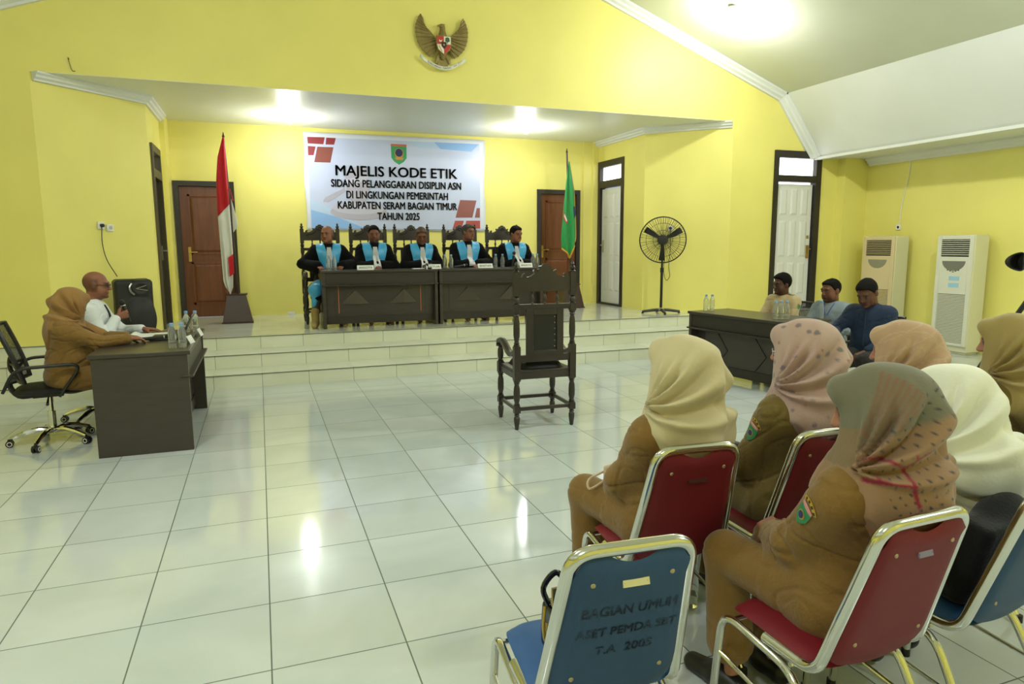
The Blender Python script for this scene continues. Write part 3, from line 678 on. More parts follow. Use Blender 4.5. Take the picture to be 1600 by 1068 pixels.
# ------------------------------------------------------------------ office chairs
def office_chair(label, loc, rz, group='black mesh office chairs'):
    t = thing('office_chair', label, 'chair', loc, rz, group); K = M['black_plastic']
    g = MB().lathe([(.035, .085), (.035, .12), (.028, .125), (.028, .26), (.017, .262), (.017, .40)], 18)
    g.build('gas_column', M['chrome'], t)
    for k in range(5):
        a = R_(52 + 72 * k); c, s = math.cos(a), math.sin(a)
        arm = [(c * r, s * r, z) for r, z in ((.02, .10), (.10, .115), (.20, .095), (.285, .065))]
        MB().tube(smoothpath(arm, 4), [.021] * 9 + [.016] * 3 + [.014], 8).build('base_arm', M['chrome'], t)
        cx, cy = c * .29, s * .29; px, py = -s, c
        w_ = MB()
        for e in (-1, 1): w_.cyl((cx + px * e * .006, cy + py * e * .006, .027), (cx + px * e * .024, cy + py * e * .024, .027), .027, n=14)
        w_.box(cx - .012, cx + .012, cy - .012, cy + .012, .03, .062)
        ca = w_.build('caster', K, t)
        for e in (-1, 1): MB().torus((cx + px * e * .0245, cy + py * e * .0245, .027), .016, .003, (px, py, 0), 14, 6).build('wheel_ring', M['white_plastic'], ca)
    MB().box(-.12, .12, -.10, .10, .39, .415).tube([(.06, 0, .40), (.16, .0, .385), (.26, .0, .36)], [.006, .006, .011], 8).build('tilt_lever', K, t)
    def st(u, v, top):
        x, y = (u - .5) * 2, (v - .5) * 2; r = (abs(x) ** 5 + abs(y) ** 5) ** .2; k = max(abs(x), abs(y)) / r if r > 1e-6 else 1
        e = max(0, 1 - min(1, r * k))
        return (x * k * .245, y * k * .235 + .01, .445 + (.045 * e ** .4 if top else -.04 * e ** .4) - .02 * max(0, y * k) ** 2)
    MB().grid(lambda u, v: st(u, v, True), 14, 14).grid(lambda u, v: st(1 - u, v, False), 14, 14).build('seat', M['mesh_black'], t, ang=70)
    # curved back frame with mesh
    def bk(u, v):
        x = (u - .5) * 2; z = .53 + v * .43; y = -.185 - .045 * math.sin(v * PI * .55) - .085 * v * v + .05 * x * x
        return Vector((x * (.205 + .03 * math.sin(v * PI * .7)), y, z))
    lp = [bk(i / 8, 0) for i in range(9)] + [bk(1, j / 8) for j in range(1, 9)] + [bk(1 - i / 8, 1) for i in range(1, 9)] + [bk(0, 1 - j / 8) for j in range(1, 8)]
    bf = MB().tube(lp, .017, 8, True); bf.tube(smoothpath([bk(.5, 0), (0, -.25, .50), (0, -.20, .40), (0, -.08, .395)], 4), .02, 8); bf.tube(smoothpath([bk(.5, 0), bk(.5, .2) - Vector((0, .03, 0)), bk(.5, .42)], 4), [.016] * 8 + [.012], 8)
    bf.tube([bk(0, .3), bk(.5, .3) - Vector((0, .015, 0)), bk(1, .3)], .012, 8)
    bo = bf.build('backrest_frame', K, t)
    MB().grid(lambda u, v: bk(u, v), 10, 10).build('backrest_mesh', M['net'], bo)
    for s in (-1, 1):
        p = fillet([(s * .235, -.27, .47), (s * .29, -.18, .655), (s * .29, .25, .66), (s * .245, .08, .41)], .09, 6)
        g = MB(); n = len(p); tn = []
        vs = []
        for i, q_ in enumerate(p):
            a = p[max(0, i - 1)]; b = p[min(n - 1, i + 1)]; d = (b - a).normalized(); sx = Vector((1, 0, 0)); up = d.cross(sx).normalized()
            for dx, du in ((-.022, -.011), (.022, -.011), (.022, .011), (-.022, .011)): vs.append(q_ + sx * dx + up * du)
        fs = [(i * 4 + j, i * 4 + (j + 1) % 4, (i + 1) * 4 + (j + 1) % 4, (i + 1) * 4 + j) for i in range(n - 1) for j in range(4)] + [(3, 2, 1, 0), tuple((n - 1) * 4 + j for j in range(4))]
        g.add(vs, fs).build('armrest', K, t, bev=.006)
    return t
oc = office_chair('black mesh office chair at the left edge under the woman in the brown headscarf', (-1.58, 3.75, 0), -80)
dup(oc, (-1.38, 4.42, 0), -95, 'black mesh office chair at the left desk under the man in the white shirt')
dup(oc, (6.13, 4.17, 0), 108, 'black mesh office chair behind the right desk under the man in the khaki uniform').scale = (.86, .92, .86)
dup(oc, (6.05, 3.34, 0), 110, 'black mesh office chair behind the right desk under the man in the grey shirt').scale = (.86, .92, .86)
dup(oc, (5.62, 2.46, 0), 112, 'black mesh office chair at the right desk under the man in the navy shirt').scale = (.86, .92, .86)
# ------------------------------------------------------------------ signed-distance modelling of people and cloth
F4 = np.float32
def V3(*a): return np.array(a if len(a) == 3 else a[0], dtype=np.float64)
def nrm(v): return v / (np.linalg.norm(v) + 1e-12)
def cone(a, b, ra, rb):
    a = V3(a); b = V3(b); ab = b - a; L2 = float(ab @ ab) + 1e-12
    def f(P):
        q = P - a; t = np.clip((q @ ab) / L2, 0, 1)
        return np.sqrt(((q - t[:, None] * ab) ** 2).sum(1)) - (ra + (rb - ra) * t)
    return f
def ell(c, r, Rm=None):
    c = V3(c); r = V3(r)
    def f(P):
        q = P - c
        if Rm is not None: q = q @ Rm
        k0 = np.sqrt(((q / r) ** 2).sum(1)); k1 = np.sqrt(((q / (r * r)) ** 2).sum(1)) + 1e-9
        return k0 * (k0 - 1.0) / k1
    return f
def smin(a, b, k):
    if k <= 0: return np.minimum(a, b)
    h = np.clip(0.5 + 0.5 * (b - a) / k, 0, 1); return b + (a - b) * h - k * h * (1 - h)
def smax(a, b, k): return -smin(-a, -b, k)
def union(prims):
    """prims: list of (fn, k) or (fn, k, 'sub')"""
    def f(P):
        d = None
        for p in prims:
            e = p[0](P)
            if d is None: d = e
            elif len(p) > 2: d = smax(d, -e, p[1])
            else: d = smin(d, e, p[1])
        return d
    return f
def surface(f, lo, hi, h, B=6):
    lo = V3(lo); hi = V3(hi); nb = np.ceil((hi - lo) / (h * B)).astype(int) + 1; n = nb * B
    bi = np.stack(np.meshgrid(*[np.arange(k) for k in nb], indexing='ij'), -1).reshape(-1, 3)
    cen = lo + (bi * B + (B - 1) / 2) * h
    dc = f(cen); act = np.abs(dc) < h * B * 1.35
    vals = np.repeat(np.repeat(np.repeat(np.where(dc.reshape(nb) < 0, -1.0, 1.0), B, 0), B, 1), B, 2).astype(F4)
    off = np.stack(np.meshgrid(*[np.arange(B)] * 3, indexing='ij'), -1).reshape(-1, 3)
    ab = bi[act]; idx = (ab[:, None, :] * B + off[None]).reshape(-1, 3)
    vals[idx[:, 0], idx[:, 1], idx[:, 2]] = f(lo + idx * h)
    ins = vals < 0
    cnt = np.zeros(tuple(n - 1), dtype=np.int8)
    C8 = [(a, b, c) for a in (0, 1) for b in (0, 1) for c in (0, 1)]
    for a, b, c in C8: cnt += ins[a:n[0] - 1 + a, b:n[1] - 1 + b, c:n[2] - 1 + c]
    ci = np.argwhere((cnt > 0) & (cnt < 8))
    cv = {o: vals[ci[:, 0] + o[0], ci[:, 1] + o[1], ci[:, 2] + o[2]].astype(np.float64) for o in C8}
    acc = np.zeros((len(ci), 3)); num = np.zeros(len(ci))
    for a in C8:
        for ax in range(3):
            if a[ax]: continue
            b = list(a); b[ax] = 1; b = tuple(b); v0, v1 = cv[a], cv[b]; m = (v0 < 0) != (v1 < 0)
            t = np.where(m, v0 / np.where(v0 == v1, 1, v0 - v1), 0)
            p = np.tile(np.array(a, float), (len(ci), 1)); p[:, ax] = t
            acc[m] += p[m]; num[m] += 1
    V = lo + (ci + acc / num[:, None]) * h
    ids = -np.ones(tuple(n - 1), dtype=np.int64); ids[ci[:, 0], ci[:, 1], ci[:, 2]] = np.arange(len(ci))
    Q = []
    for ax in range(3):
        u, w_ = (ax + 1) % 3, (ax + 2) % 3
        sl0 = [slice(None)] * 3; sl1 = [slice(None)] * 3; sl0[ax] = slice(0, -1); sl1[ax] = slice(1, None)
        s0, s1 = ins[tuple(sl0)], ins[tuple(sl1)]
        e = np.argwhere(s0 != s1); e = e[(e[:, u] > 0) & (e[:, w_] > 0) & (e[:, u] < n[u] - 1) & (e[:, w_] < n[w_] - 1)]
        fl = s0[e[:, 0], e[:, 1], e[:, 2]]
        def cell(du, dw):
            q = e.copy(); q[:, u] -= du; q[:, w_] -= dw; return ids[q[:, 0], q[:, 1], q[:, 2]]
        q = np.stack([cell(1, 1), cell(0, 1), cell(0, 0), cell(1, 0)], 1)
        q[~fl] = q[~fl][:, ::-1]; Q.append(q)
    Q = np.concatenate(Q); Q = Q[(Q >= 0).all(1)]
    for _ in range(2):
        d, g = grad(f, V, h * .5); st = np.clip(d / np.maximum((g ** 2).sum(1), .15), -h, h); V = V - g * st[:, None]
    return V, Q
def grad(f, V, e=.003):
    d = f(V); g = np.stack([(f(V + np.eye(3)[i] * e) - f(V - np.eye(3)[i] * e)) / (2 * e) for i in range(3)], 1)
    return d, g
def normals(f, V, e=.004):
    g = grad(f, V, e)[1]; return g / (np.linalg.norm(g, axis=1, keepdims=True) + 1e-9)
def smooth_lap(V, Q, it=2, lam=.5):
    E = np.concatenate([Q[:, [0, 1]], Q[:, [1, 2]], Q[:, [2, 3]], Q[:, [3, 0]]])
    for _ in range(it):
        s = np.zeros_like(V); c = np.zeros(len(V))
        for a, b in ((0, 1), (1, 0)):
            np.add.at(s, E[:, a], V[E[:, b]]); np.add.at(c, E[:, a], 1)
        V = V + lam * (s / np.maximum(c, 1)[:, None] - V)
    return V
def np_mesh(name, V, Q, mats, parent, tint=None, mi=None):
    me = bpy.data.meshes.new(name); me.vertices.add(len(V)); me.vertices.foreach_set('co', np.asarray(V, F4).ravel())
    me.loops.add(len(Q) * 4); me.loops.foreach_set('vertex_index', Q.astype(np.int32).ravel())
    me.polygons.add(len(Q)); me.polygons.foreach_set('loop_start', np.arange(0, len(Q) * 4, 4, dtype=np.int32))
    me.polygons.foreach_set('loop_total', np.full(len(Q), 4, np.int32))
    me.polygons.foreach_set('use_smooth', np.ones(len(Q), bool))
    for m_ in (mats if isinstance(mats, (list, tuple)) else [mats]): me.materials.append(m_)
    if mi is not None: me.polygons.foreach_set('material_index', mi.astype(np.int32))
    me.update(calc_edges=True); me.validate()
    if tint is not None and len(me.vertices) == len(V):
        at = me.attributes.new('tint', 'FLOAT_COLOR', 'POINT'); c = np.ones((len(V), 4), F4); c[:, :3] = tint; at.data.foreach_set('color', c.ravel())
    o = bpy.data.objects.new(name, me); COL.objects.link(o); o.parent = parent; return o
def bounds(pts, pad):
    P = np.array(pts); return P.min(0) - pad, P.max(0) + pad
def rm3(rx=0, ry=0, rz=0): return np.array(rot(rx, ry, rz))
def vnoise(P, s, seed=0):
    """smooth pseudo-noise from summed sines, about -1..1"""
    r = np.random.RandomState(seed); out = 0
    for i in range(5):
        d = r.randn(3); d /= np.linalg.norm(d); out = out + np.sin(P @ d * s * (0.7 + .22 * i) + r.rand() * 6.28)
    return out / 3.2
def ik(a, t, l1, l2, hint):
    a, t = V3(a), V3(t); d = t - a; L = min(np.linalg.norm(d), (l1 + l2) * .999); dn = nrm(d)
    x = (l1 * l1 - l2 * l2 + L * L) / (2 * L); h = math.sqrt(max(0, l1 * l1 - x * x))
    hp = V3(hint); hp = hp - dn * (hp @ dn); return a + dn * x + nrm(hp) * h, a + dn * L
# ------------------------------------------------------------------ people
SKIN = attr_mat('skin', 0.5, 0.35, 0.05, 180)
def hexc(h): return np.array(lin(h)[:3])
HAIR = {'black': mat('black_hair', '#100e0c', 0.8, spec=.12, bump=0.3, bscale=260), 'grey': mat('greying_hair', '#4a4743', 0.75, spec=.15, var=0.4, vscale=90, bump=0.5, bscale=260), 'stubble': mat('shaved_hair', '#4a3528', 0.7, var=0.15, vscale=60)}
def ring(c, R, t, h, Rm, sy=1.0):
    c = V3(c)
    def f(P):
        q = (P - c) @ Rm; rho = np.sqrt(q[:, 0] ** 2 + (q[:, 1] / sy) ** 2)
        return np.maximum(np.abs(rho - R) - t, np.abs(q[:, 2]) - h)
    return f
def hand_prims(w_, d, n, right, curl, S, thumb=0.2):
    d = nrm(V3(d)); n = nrm(V3(n) - d * (V3(n) @ d)); t = np.cross(d, n) * (1 if right else -1); out = []
    offs = (.026, .009, -.009, -.025); lens = (.070, .078, .072, .056)
    for o in offs: out.append((cone(w_ + t * o * .45, w_ + d * .080 * S + t * o * S, .0165 * S, .0125 * S), .012))
    for i, (o, l) in enumerate(zip(offs, lens)):
        p = w_ + d * .082 * S + t * o * S; a = 0; c = curl[i] if isinstance(curl, (list, tuple)) else curl
        for k, fr in enumerate((.45, .31, .24)):
            a += c * (0.75, 1.0, .8)[k]; v = d * math.cos(a) + n * math.sin(a) + t * (o * 2.2 * (1 - k * .3)); q = p + nrm(v) * l * fr * S
            out.append((cone(p, q, (.0098 - .0010 * k) * S, (.0088 - .0010 * k) * S), .004)); p = q
    p = w_ + d * .022 * S + t * .022 * S
    for k, (l, v) in enumerate(((.042, d * .62 + t * .70 + n * (.15 + thumb)), (.034, d * .85 + t * .35 + n * (.25 + thumb)), (.026, d * .95 + t * .05 + n * (.35 + thumb)))):
        q = p + nrm(v) * l * S; out.append((cone(p, q, (.0145 - .002 * k) * S, (.0120 - .0018 * k) * S), .008)); p = q
    return out
class Person: pass
def skeleton(c):
    p = Person(); S = c.get('S', .96); p.S = S; g = c.get('girth', 1.0); p.g = g
    seat = c.get('seat', .455); Z = seat + .095 * S; p.P0 = V3(0, 0, Z); p.seat = seat
    TR = rm3(-c.get('lean', 6), c.get('side', 0), c.get('twist', 0)); p.TR = TR
    at = lambda x, y, z: p.P0 + TR @ V3(x, y, z) * S
    p.waist = at(0, .0, .17); p.chest = at(0, .0, .35); p.shm = at(0, -.015, .46); p.neckb = at(0, -.01, .525)
    sw = c.get('shoulder', .175)
    p.sh = {1: at(sw, -.01, c.get('shz', .445)), -1: at(-sw, -.01, c.get('shz', .445))}
    hy, hp, hr = c.get('head', (0, 4, 0)); p.HR = rm3(-hp, hr, hy)
    p.hc = p.neckb + TR @ V3(0, .012, .065) * S + p.HR @ V3(0, .018, .095) * S
    p.k = c.get('headscale', 1.0)
    p.el, p.wr, p.hd = {}, {}, {}; p.shr = c.get('shr', .058)
    for s in (1, -1):
        h = c['hands'][s]
        p.el[s], p.wr[s] = ik(p.sh[s], h['at'], .285 * S, .25 * S, h.get('hint', (s * .6, -.6, -.6)))
        p.hd[s] = h
    legs = c.get('legs', {})
    p.hip, p.kn, p.an, p.to = {}, {}, {}, {}
    for s in (1, -1):
        L = legs.get(s, {}); p.hip[s] = V3(s * .09 * S, .03, Z - .015)
        p.kn[s] = V3(L.get('knee', (s * .115 * S, .43 * S, Z + .0))); p.an[s] = V3(L.get('ankle', (s * .12 * S, .41 * S, .085)))
        p.to[s] = p.an[s] + V3(L.get('toe', (s * .02, .15, -.055)))
    return p
def head_prims(p):
    S = p.k; H = p.HR; hc = p.hc; A = lambda x, y, z: hc + H @ (V3(x, y, z) * S); e = lambda c, r: ell(A(*c), np.array(r) * S, H)
    o = [(e((0, -.014, .026), (.076, .097, .090)), 0), (e((0, .022, -.030), (.063, .070, .085)), .03), (e((0, .040, -.085), (.044, .044, .032)), .03)]
    o += [(e((s * .052, .030, -.055), (.022, .04, .045)), .02) for s in (-1, 1)]
    o += [(cone(A(-.036, .080, .024), A(.036, .080, .024), .013 * S, .013 * S), .018)]
    o += [(ell(A(s * .031, .104, .004), np.array((.017, .016, .011)) * S, H), .012, 'sub') for s in (-1, 1)]
    o += [(e((s * .031, .0805, .003), (.013, .012, .0105)), .003) for s in (-1, 1)]
    o += [(cone(A(0, .088, .012), A(0, .108, -.026), .0085 * S, .0125 * S), .012)] + [(e((s * .012, .100, -.030), (.009, .010, .008)), .006) for s in (-1, 1)]
    o += [(cone(A(-.016, .089, -.054), A(.016, .089, -.054), .0075 * S, .0075 * S), .006), (cone(A(-.013, .088, -.064), A(.013, .088, -.064), .008 * S, .008 * S), .006)]
    o += [(e((0, .083, -.094), (.020, .016, .015)), .015)]
    o += [(e((s * .077, -.008, -.006), (.010, .021, .032)), .008) for s in (-1, 1)]
    o += [(cone(A(0, -.018, -.07), p.neckb + p.TR @ V3(0, -.005, -.03), .056 * S, .064 * S), .03)]
    return o
def skin_tint(p, V, base, lips, c):
    b = hexc(base); T = np.tile(b, (len(V), 1)); q = ((V - p.hc) @ p.HR) / p.k; x, y, z = np.abs(q[:, 0]), q[:, 1], q[:, 2]
    def mix(m, col):
        m = np.clip(m, 0, 1)[:, None]; T[:] = T * (1 - m) + col * m
    fr = (y > .05) & (np.abs(z) < .14)
    mix(fr * np.exp(-(x / .024) ** 4 - ((z + .058) / .012) ** 4), hexc(lips))
    mix(fr * np.exp(-((x - .032) / .020) ** 4 - ((z - .026 - .1 * (x - .032) * -1) / .0065) ** 4) * .9, hexc('#17110d'))
    mix(fr * np.exp(-((x - .031) / .013) ** 4 - ((z - .003) / .0065) ** 4) * .75, hexc('#75675a'))
    mix(fr * np.exp(-((x - .031) / .0065) ** 4 - ((z - .003) / .0075) ** 4), hexc('#120c08'))
    mix(fr * np.exp(-((x - .031) / .017) ** 4 - ((z - .0115) / .003) ** 4) * .7, hexc('#241812'))
    bd = c.get('beard', 0)
    if bd: mix((y > 0) * np.exp(-((z + .085) / .035) ** 4 - (x / .06) ** 4) * bd * (1 - np.exp(-(x / .022) ** 4 - ((z + .058) / .010) ** 4)), hexc('#2a1d16'))
    ms = c.get('moustache', 0)
    if ms: mix(fr * np.exp(-(x / .026) ** 4 - ((z + .043) / .006) ** 4) * ms, hexc('#17110d'))
    if c.get('bald'):
        mix((z > -.06) * np.clip((.035 - y) / .02, 0, 1) * np.clip((.075 - z) / .03, 0, 1) * (x > .02) * .45, hexc('#2c1f18'))
    return T
def torso_prims(p, a, neck=True, belly=0.0):
    S, g = p.S, p.g; TR = p.TR
    o = [(ell(p.P0 + V3(0, -.01, .0), V3(.165 * g, .125 * g, .115) * S + a), 0), (ell(p.waist + TR @ V3(0, .01 + belly * .3, -.02), V3(.140 * g, (.105 + belly) * g, .14) * S + a, TR), .08),
         (ell(p.chest, V3(.158 * g, .108 * g, .165) * S + a, TR), .08), (cone(p.sh[-1] * .92 + p.shm * .08, p.sh[1] * .92 + p.shm * .08, p.shr * S + a, p.shr * S + a), .06)]
    if neck: o.append((cone(p.shm, p.neckb + p.TR @ V3(0, 0, -.02), .075 * S + a, .052 * S + a), .05))
    return o
def arm_prims(p, a, upto=1.0, r=(.050, .041, .030), wide=0.0):
    S = p.S; o = []
    for s in (1, -1):
        e = p.el[s]; w_ = p.el[s] + (p.wr[s] - p.el[s]) * upto
        o += [(cone(p.sh[s], e, r[0] * S * (.5 + .5 * p.g) + a, r[1] * S + a), .07), (cone(e, w_, r[1] * S + a, r[2] * S + a + wide), .025)]
    return o
def leg_prims(p, a, upto=1.0, foot=False, flare=0.0):
    S = p.S; o = []
    for s in (1, -1):
        an = p.kn[s] + (p.an[s] - p.kn[s]) * upto
        o += [(cone(p.hip[s], p.kn[s], .085 * S * (.5 + .5 * p.g) + a, .058 * S + a), .04), (cone(p.kn[s], an, .055 * S + a, (.055 + (.036 - .055) * upto) * S + a + flare), .03)]
        if foot: o += [(cone(p.an[s] + V3(0, -.02, -.045), p.to[s], .036 * S, .028 * S), .03)]
    return o
def wrinkle(p, f, V, A=.004, seed=1, extra=()):
    n = normals(f, V); amp = np.full(len(V), A * .5)
    for s in (1, -1): amp += A * 1.3 * np.exp(-(np.linalg.norm(V - p.el[s], axis=1) / .09) ** 2) + A * .7 * np.exp(-(np.linalg.norm(V - p.sh[s], axis=1) / .10) ** 2) + A * np.exp(-(np.linalg.norm(V - p.hip[s], axis=1) / .14) ** 2) + A * .8 * np.exp(-(np.linalg.norm(V - p.kn[s], axis=1) / .10) ** 2)
    amp += A * .9 * np.exp(-(np.linalg.norm((V - p.waist) * V3(.7, .7, 1), axis=1) / .16) ** 2)
    for c, r, k in extra: amp += A * k * np.exp(-(np.linalg.norm(V - V3(c), axis=1) / r) ** 2)
    wv = V + .018 * np.stack([vnoise(V, 17, seed + 3), vnoise(V, 19, seed + 4), vnoise(V, 15, seed + 5)], 1)
    c1 = np.abs(vnoise(wv * V3(.55, .55, 1.5), 30, seed)); c2 = np.abs(vnoise(wv * V3(1.1, .7, .8), 38, seed + 9))
    w_ = .3 - 1.2 * np.exp(-(c1 / .09) ** 2) - .8 * np.exp(-(c2 / .07) ** 2) + .3 * vnoise(V, 26, seed + 2)
    return V + n * (amp * w_)[:, None]
def project(f, pts, d, start=.12, off=.002):
    """slide points along d until they rest on the surface f=0"""
    P = np.array(pts, float) - V3(d) * start; d = V3(d); t = np.zeros(len(P))
    for _ in range(40): t += np.clip(f(P + t[:, None] * d), -.02, .03) * .8
    return P + (t - off)[:, None] * d
HF = (0, 0, 0)
def person(loc, rz, label, c, group=None):
    p = skeleton(c); t = thing('person', label, 'person', loc, rz, group); p.root = t; p.c = c
    h = c.get('h', .0075)
    # ---- body, one continuous surface
    f = []
    f += torso_prims(p, -.012); f += arm_prims(p, -.006); f += leg_prims(p, -.008, 1.0, True); hp = head_prims(p)
    for s in (1, -1):
        H = p.hd[s]; d = V3(H.get('d', (0, 1, -.1))); f += hand_prims(p.wr[s] + nrm(d) * .005, d, H.get('n', (0, 0, -1)), s > 0, H.get('curl', .25), p.S, H.get('thumb', .2))
    body_f, head_f = union(f), union(hp)
    skin_f = lambda P: smin(body_f(P), head_f(P), .02)
    # local culling: head prims only matter near the head
    lo, hi = bounds([p.P0, p.hc, p.sh[1], p.sh[-1], p.el[1], p.el[-1], p.wr[1], p.wr[-1], p.kn[1], p.kn[-1], p.an[1], p.an[-1], p.to[1], p.to[-1]], .16); lo[2] = max(lo[2], -.01)
    hi = np.maximum(hi, p.hc + .15)
    V, Q = surface(skin_f, lo, hi, h)
    np_mesh('body', V, Q, SKIN, t, skin_tint(p, V, c.get('skin', '#7a4e36'), c.get('lips', '#6e3f35'), c))
    p.skin_f = skin_f
    return p
def cloth(p, name, prims, m, h=.010, A=.004, seed=1, cut=None, tint=None, extra=(), post=None):
    f0 = union(prims); f = f0 if cut is None else (lambda P: smax(f0(P), cut(P), .006))
    lo, hi = bounds([p.P0, p.neckb, p.sh[1], p.sh[-1], p.el[1], p.el[-1], p.wr[1], p.wr[-1], p.kn[1], p.kn[-1], p.an[1], p.an[-1]], .2); lo[2] = max(lo[2], 0.004)
    V, Q = surface(f, lo, hi, h)
    if A: V = wrinkle(p, f, V, A, seed, extra)
    if post: V = post(V, f)
    o = np_mesh(name, V, Q, m, p.root, tint(V) if tint else None)
    return o, f
def hair(p, m, name='hair', lift=.0055, front=.080, crown=0.0, side=-.02, h=.006, back=-.075):
    S = p.k; H = p.HR; A = lambda x, y, z: p.hc + H @ (V3(x, y, z) * S)
    cap = union([(ell(A(0, -.014, .028 + crown), (V3(.076, .097, .090) + V3(lift, lift, lift + crown * .6)) * S, H), 0), (ell(A(0, .03, .07 + crown), (V3(.058, .058, .035) + lift) * S, H), .02)])
    def f(P):
        q = ((P - p.hc) @ H) / S
        zl = np.interp(q[:, 1], [-.12, -.07, -.03, .0, .03, .055, .085, .12], [back, back, side - .02, side, .02, front - .012, front, front + .01])
        return smax(cap(P), (zl - q[:, 2]) * S, .008)
    V, Q = surface(f, p.hc - .18, p.hc + .18, h); n = normals(f, V); V = V + n * (.0018 * vnoise(V, 160, 3))[:, None]
    return np_mesh(name, V, Q, m, p.root)
def collar(p, m, R=.062, hgt=.022, up=.0, name='collar', tilt=12, cutv=True):
    S = p.S; c = p.neckb + p.TR @ V3(0, .002, .005 + up); Rm = p.TR @ rm3(tilt)
    f0 = ring(c, R * S, .006, hgt * S, Rm, 1.05)
    def f(P):
        q = (P - c) @ Rm; d = f0(P)
        return smax(d, .022 * S - np.abs(q[:, 0]) + (.015 - q[:, 1]) * 2 - q[:, 2] * .5, .004) if cutv else d
    V, Q = surface(f, c - .12, c + .12, .005); return np_mesh(name, smooth_lap(V, Q, 1), Q, m, p.root)
def shoes(p, m, name='shoe', boot=0.0):
    for s in (1, -1):
        an, to = p.an[s], p.to[s]; heel = an + V3(0, -.035, -.04); d = nrm((to - an) * V3(1, 1, 0)); fl = max(.0, an[2] - .085)
        pr = [(cone(V3(heel[0], heel[1], heel[2]), V3(an[0] + d[0] * .05, an[1] + d[1] * .05, an[2] - .035), .042, .044), 0), (cone(V3(an[0] + d[0] * .05, an[1] + d[1] * .05, an[2] - .042), to + d * .02, .042, .034), .03)]
        if boot: pr.append((cone(an + V3(0, 0, boot), an + V3(0, 0, -.02), .056, .050), .03))
        f0 = union(pr); zb = an[2] - .085 + .003
        f = (lambda P, f0=f0, zb=zb: np.maximum(f0(P), zb - P[:, 2]))
        V, Q = surface(f, np.minimum(an, to) - .12, np.maximum(an, to) + V3(.12, .12, .12 + boot), .007); np_mesh(name, V, Q, m, p.root)
# --------------------------------- headscarves
def scarf(p, m, c, h=.007):
    S = p.k; H = p.HR; TR = p.TR; A = lambda x, y, z: p.hc + H @ (V3(x, y, z) * S); bun = c.get('bun', 1.0)
    head = [(ell(A(0, -.016, .018), V3(.096, .118, .112) * S, H), 0), (ell(A(0, -.085, -.005), V3(.078, .066, .082) * S * bun, H), .05),
            (ell(A(0, .072, .066), V3(.060, .036, .045) * S, H), .03), (ell(A(0, .045, -.06), V3(.078, .066, .085) * S, H), .04),
            (cone(A(0, -.02, -.06), p.neckb + TR @ V3(0, .0, -.01), .088 * S, .10 * S), .05)]
    bk = p.shm + TR @ V3(0, -.085, -.05) * S
    head += [(cone(A(0, -.070, -.02), bk, .088 * S * bun, c.get('bkr', .112) * S), .08)] + [(cone(A(s * .035, -.03, -.05), p.sh[s] * .62 + p.shm * .38 + TR @ V3(0, -.03, .0), .070 * S, .070), .08) for s in (1, -1)]
    hole = ell(A(0, .135, -.012), V3(.060, .085, .088) * S, H)
    hz = c.get('hem', (-.25, .0)); w0, w1 = c.get('width', (.15, .19))
    ex = c.get('inflate', .030)
    body = union(torso_prims(p, ex) + [(cone(p.sh[s], p.el[s], .058 * S * (.5 + .5 * p.g) + ex, .045 * S + ex), .03) for s in (1, -1)])
    hd = union(head)
    def f(P):
        q = (P - p.neckb) @ TR; z = q[:, 2] / S
        wl = np.interp(z, [-.40, -.12, 0, .1], [w1, w1, w0, w0]) * S * np.interp(q[:, 1], [-.02, .06], [1, c.get('narrow', .72)])
        d = smax(body(P), np.abs(q[:, 0]) - wl, .015)
        d = smax(d, (hz[0] + hz[1] * np.abs(q[:, 0]) / .15 + c.get('hemf', 0) * (q[:, 1] > 0)) * S - q[:, 2], .01)
        d = smin(d, hd(P), .075)
        return smax(d, -hole(P), .012)
    lo, hi = bounds([p.hc, p.sh[1], p.sh[-1], p.neckb + TR @ V3(0, 0, hz[0])], .24)
    V, Q = surface(f, lo, hi, h)
    n = normals(f, V, .01)
    # folds fanning out from the pin under the chin, then sagging round the shoulders
    piv = A(0, .085, -.125); q = ((V - piv) @ H) / S; r = np.sqrt(q[:, 1] ** 2 + q[:, 2] ** 2 + .35 * q[:, 0] ** 2)
    ang = np.degrees(np.arctan2(q[:, 2], -q[:, 1])); rs = np.random.RandomState(c.get('seed', 1)); disp = np.zeros(len(V))
    for a0, wd, am, r1 in c.get('fan', [(62, 5, .006, .20), (48, 4, .008, .22), (37, 4, -.007, .24), (28, 5, .010, .27), (14, 6, -.009, .30), (2, 7, .012, .32), (-14, 7, -.010, .34), (-30, 8, .010, .34)]):
        bend = a0 + 16 * (r - .12) / .15 * (1 if a0 < 30 else .3)
        env = np.clip((r - .025) / .06, 0, 1) * np.clip((r1 - r) / .08 + .2, 0, 1) * np.clip(np.abs(q[:, 0]) / .04, .0, 1)
        disp += am * 2.1 * (np.exp(-((ang - bend) / (wd * .8)) ** 2) - .35 * np.exp(-((ang - bend - wd * 1.3) / (wd * .7)) ** 2)) * env
    # hanging folds on the back
    qt = (V - p.neckb) @ TR; low = np.clip((.03 - qt[:, 2]) / .10, 0, 1)
    disp += low * (.006 * np.sin(qt[:, 0] * 42 + 5 * qt[:, 2] + rs.rand() * 6) + .006 * vnoise(V * V3(1, 1, .35), 24, c.get('seed', 1)))
    disp += .003 * vnoise(V * V3(1, 1, .6), 34, c.get('seed', 1) + 5)
    V = V + n * (disp * c.get('fold', 1.0))[:, None]
    ti = c['paint'](p, V, q, qt) if 'paint' in c else None
    o = np_mesh('headscarf', V, Q, m, p.root, ti); p.scarf_f = f
    return o
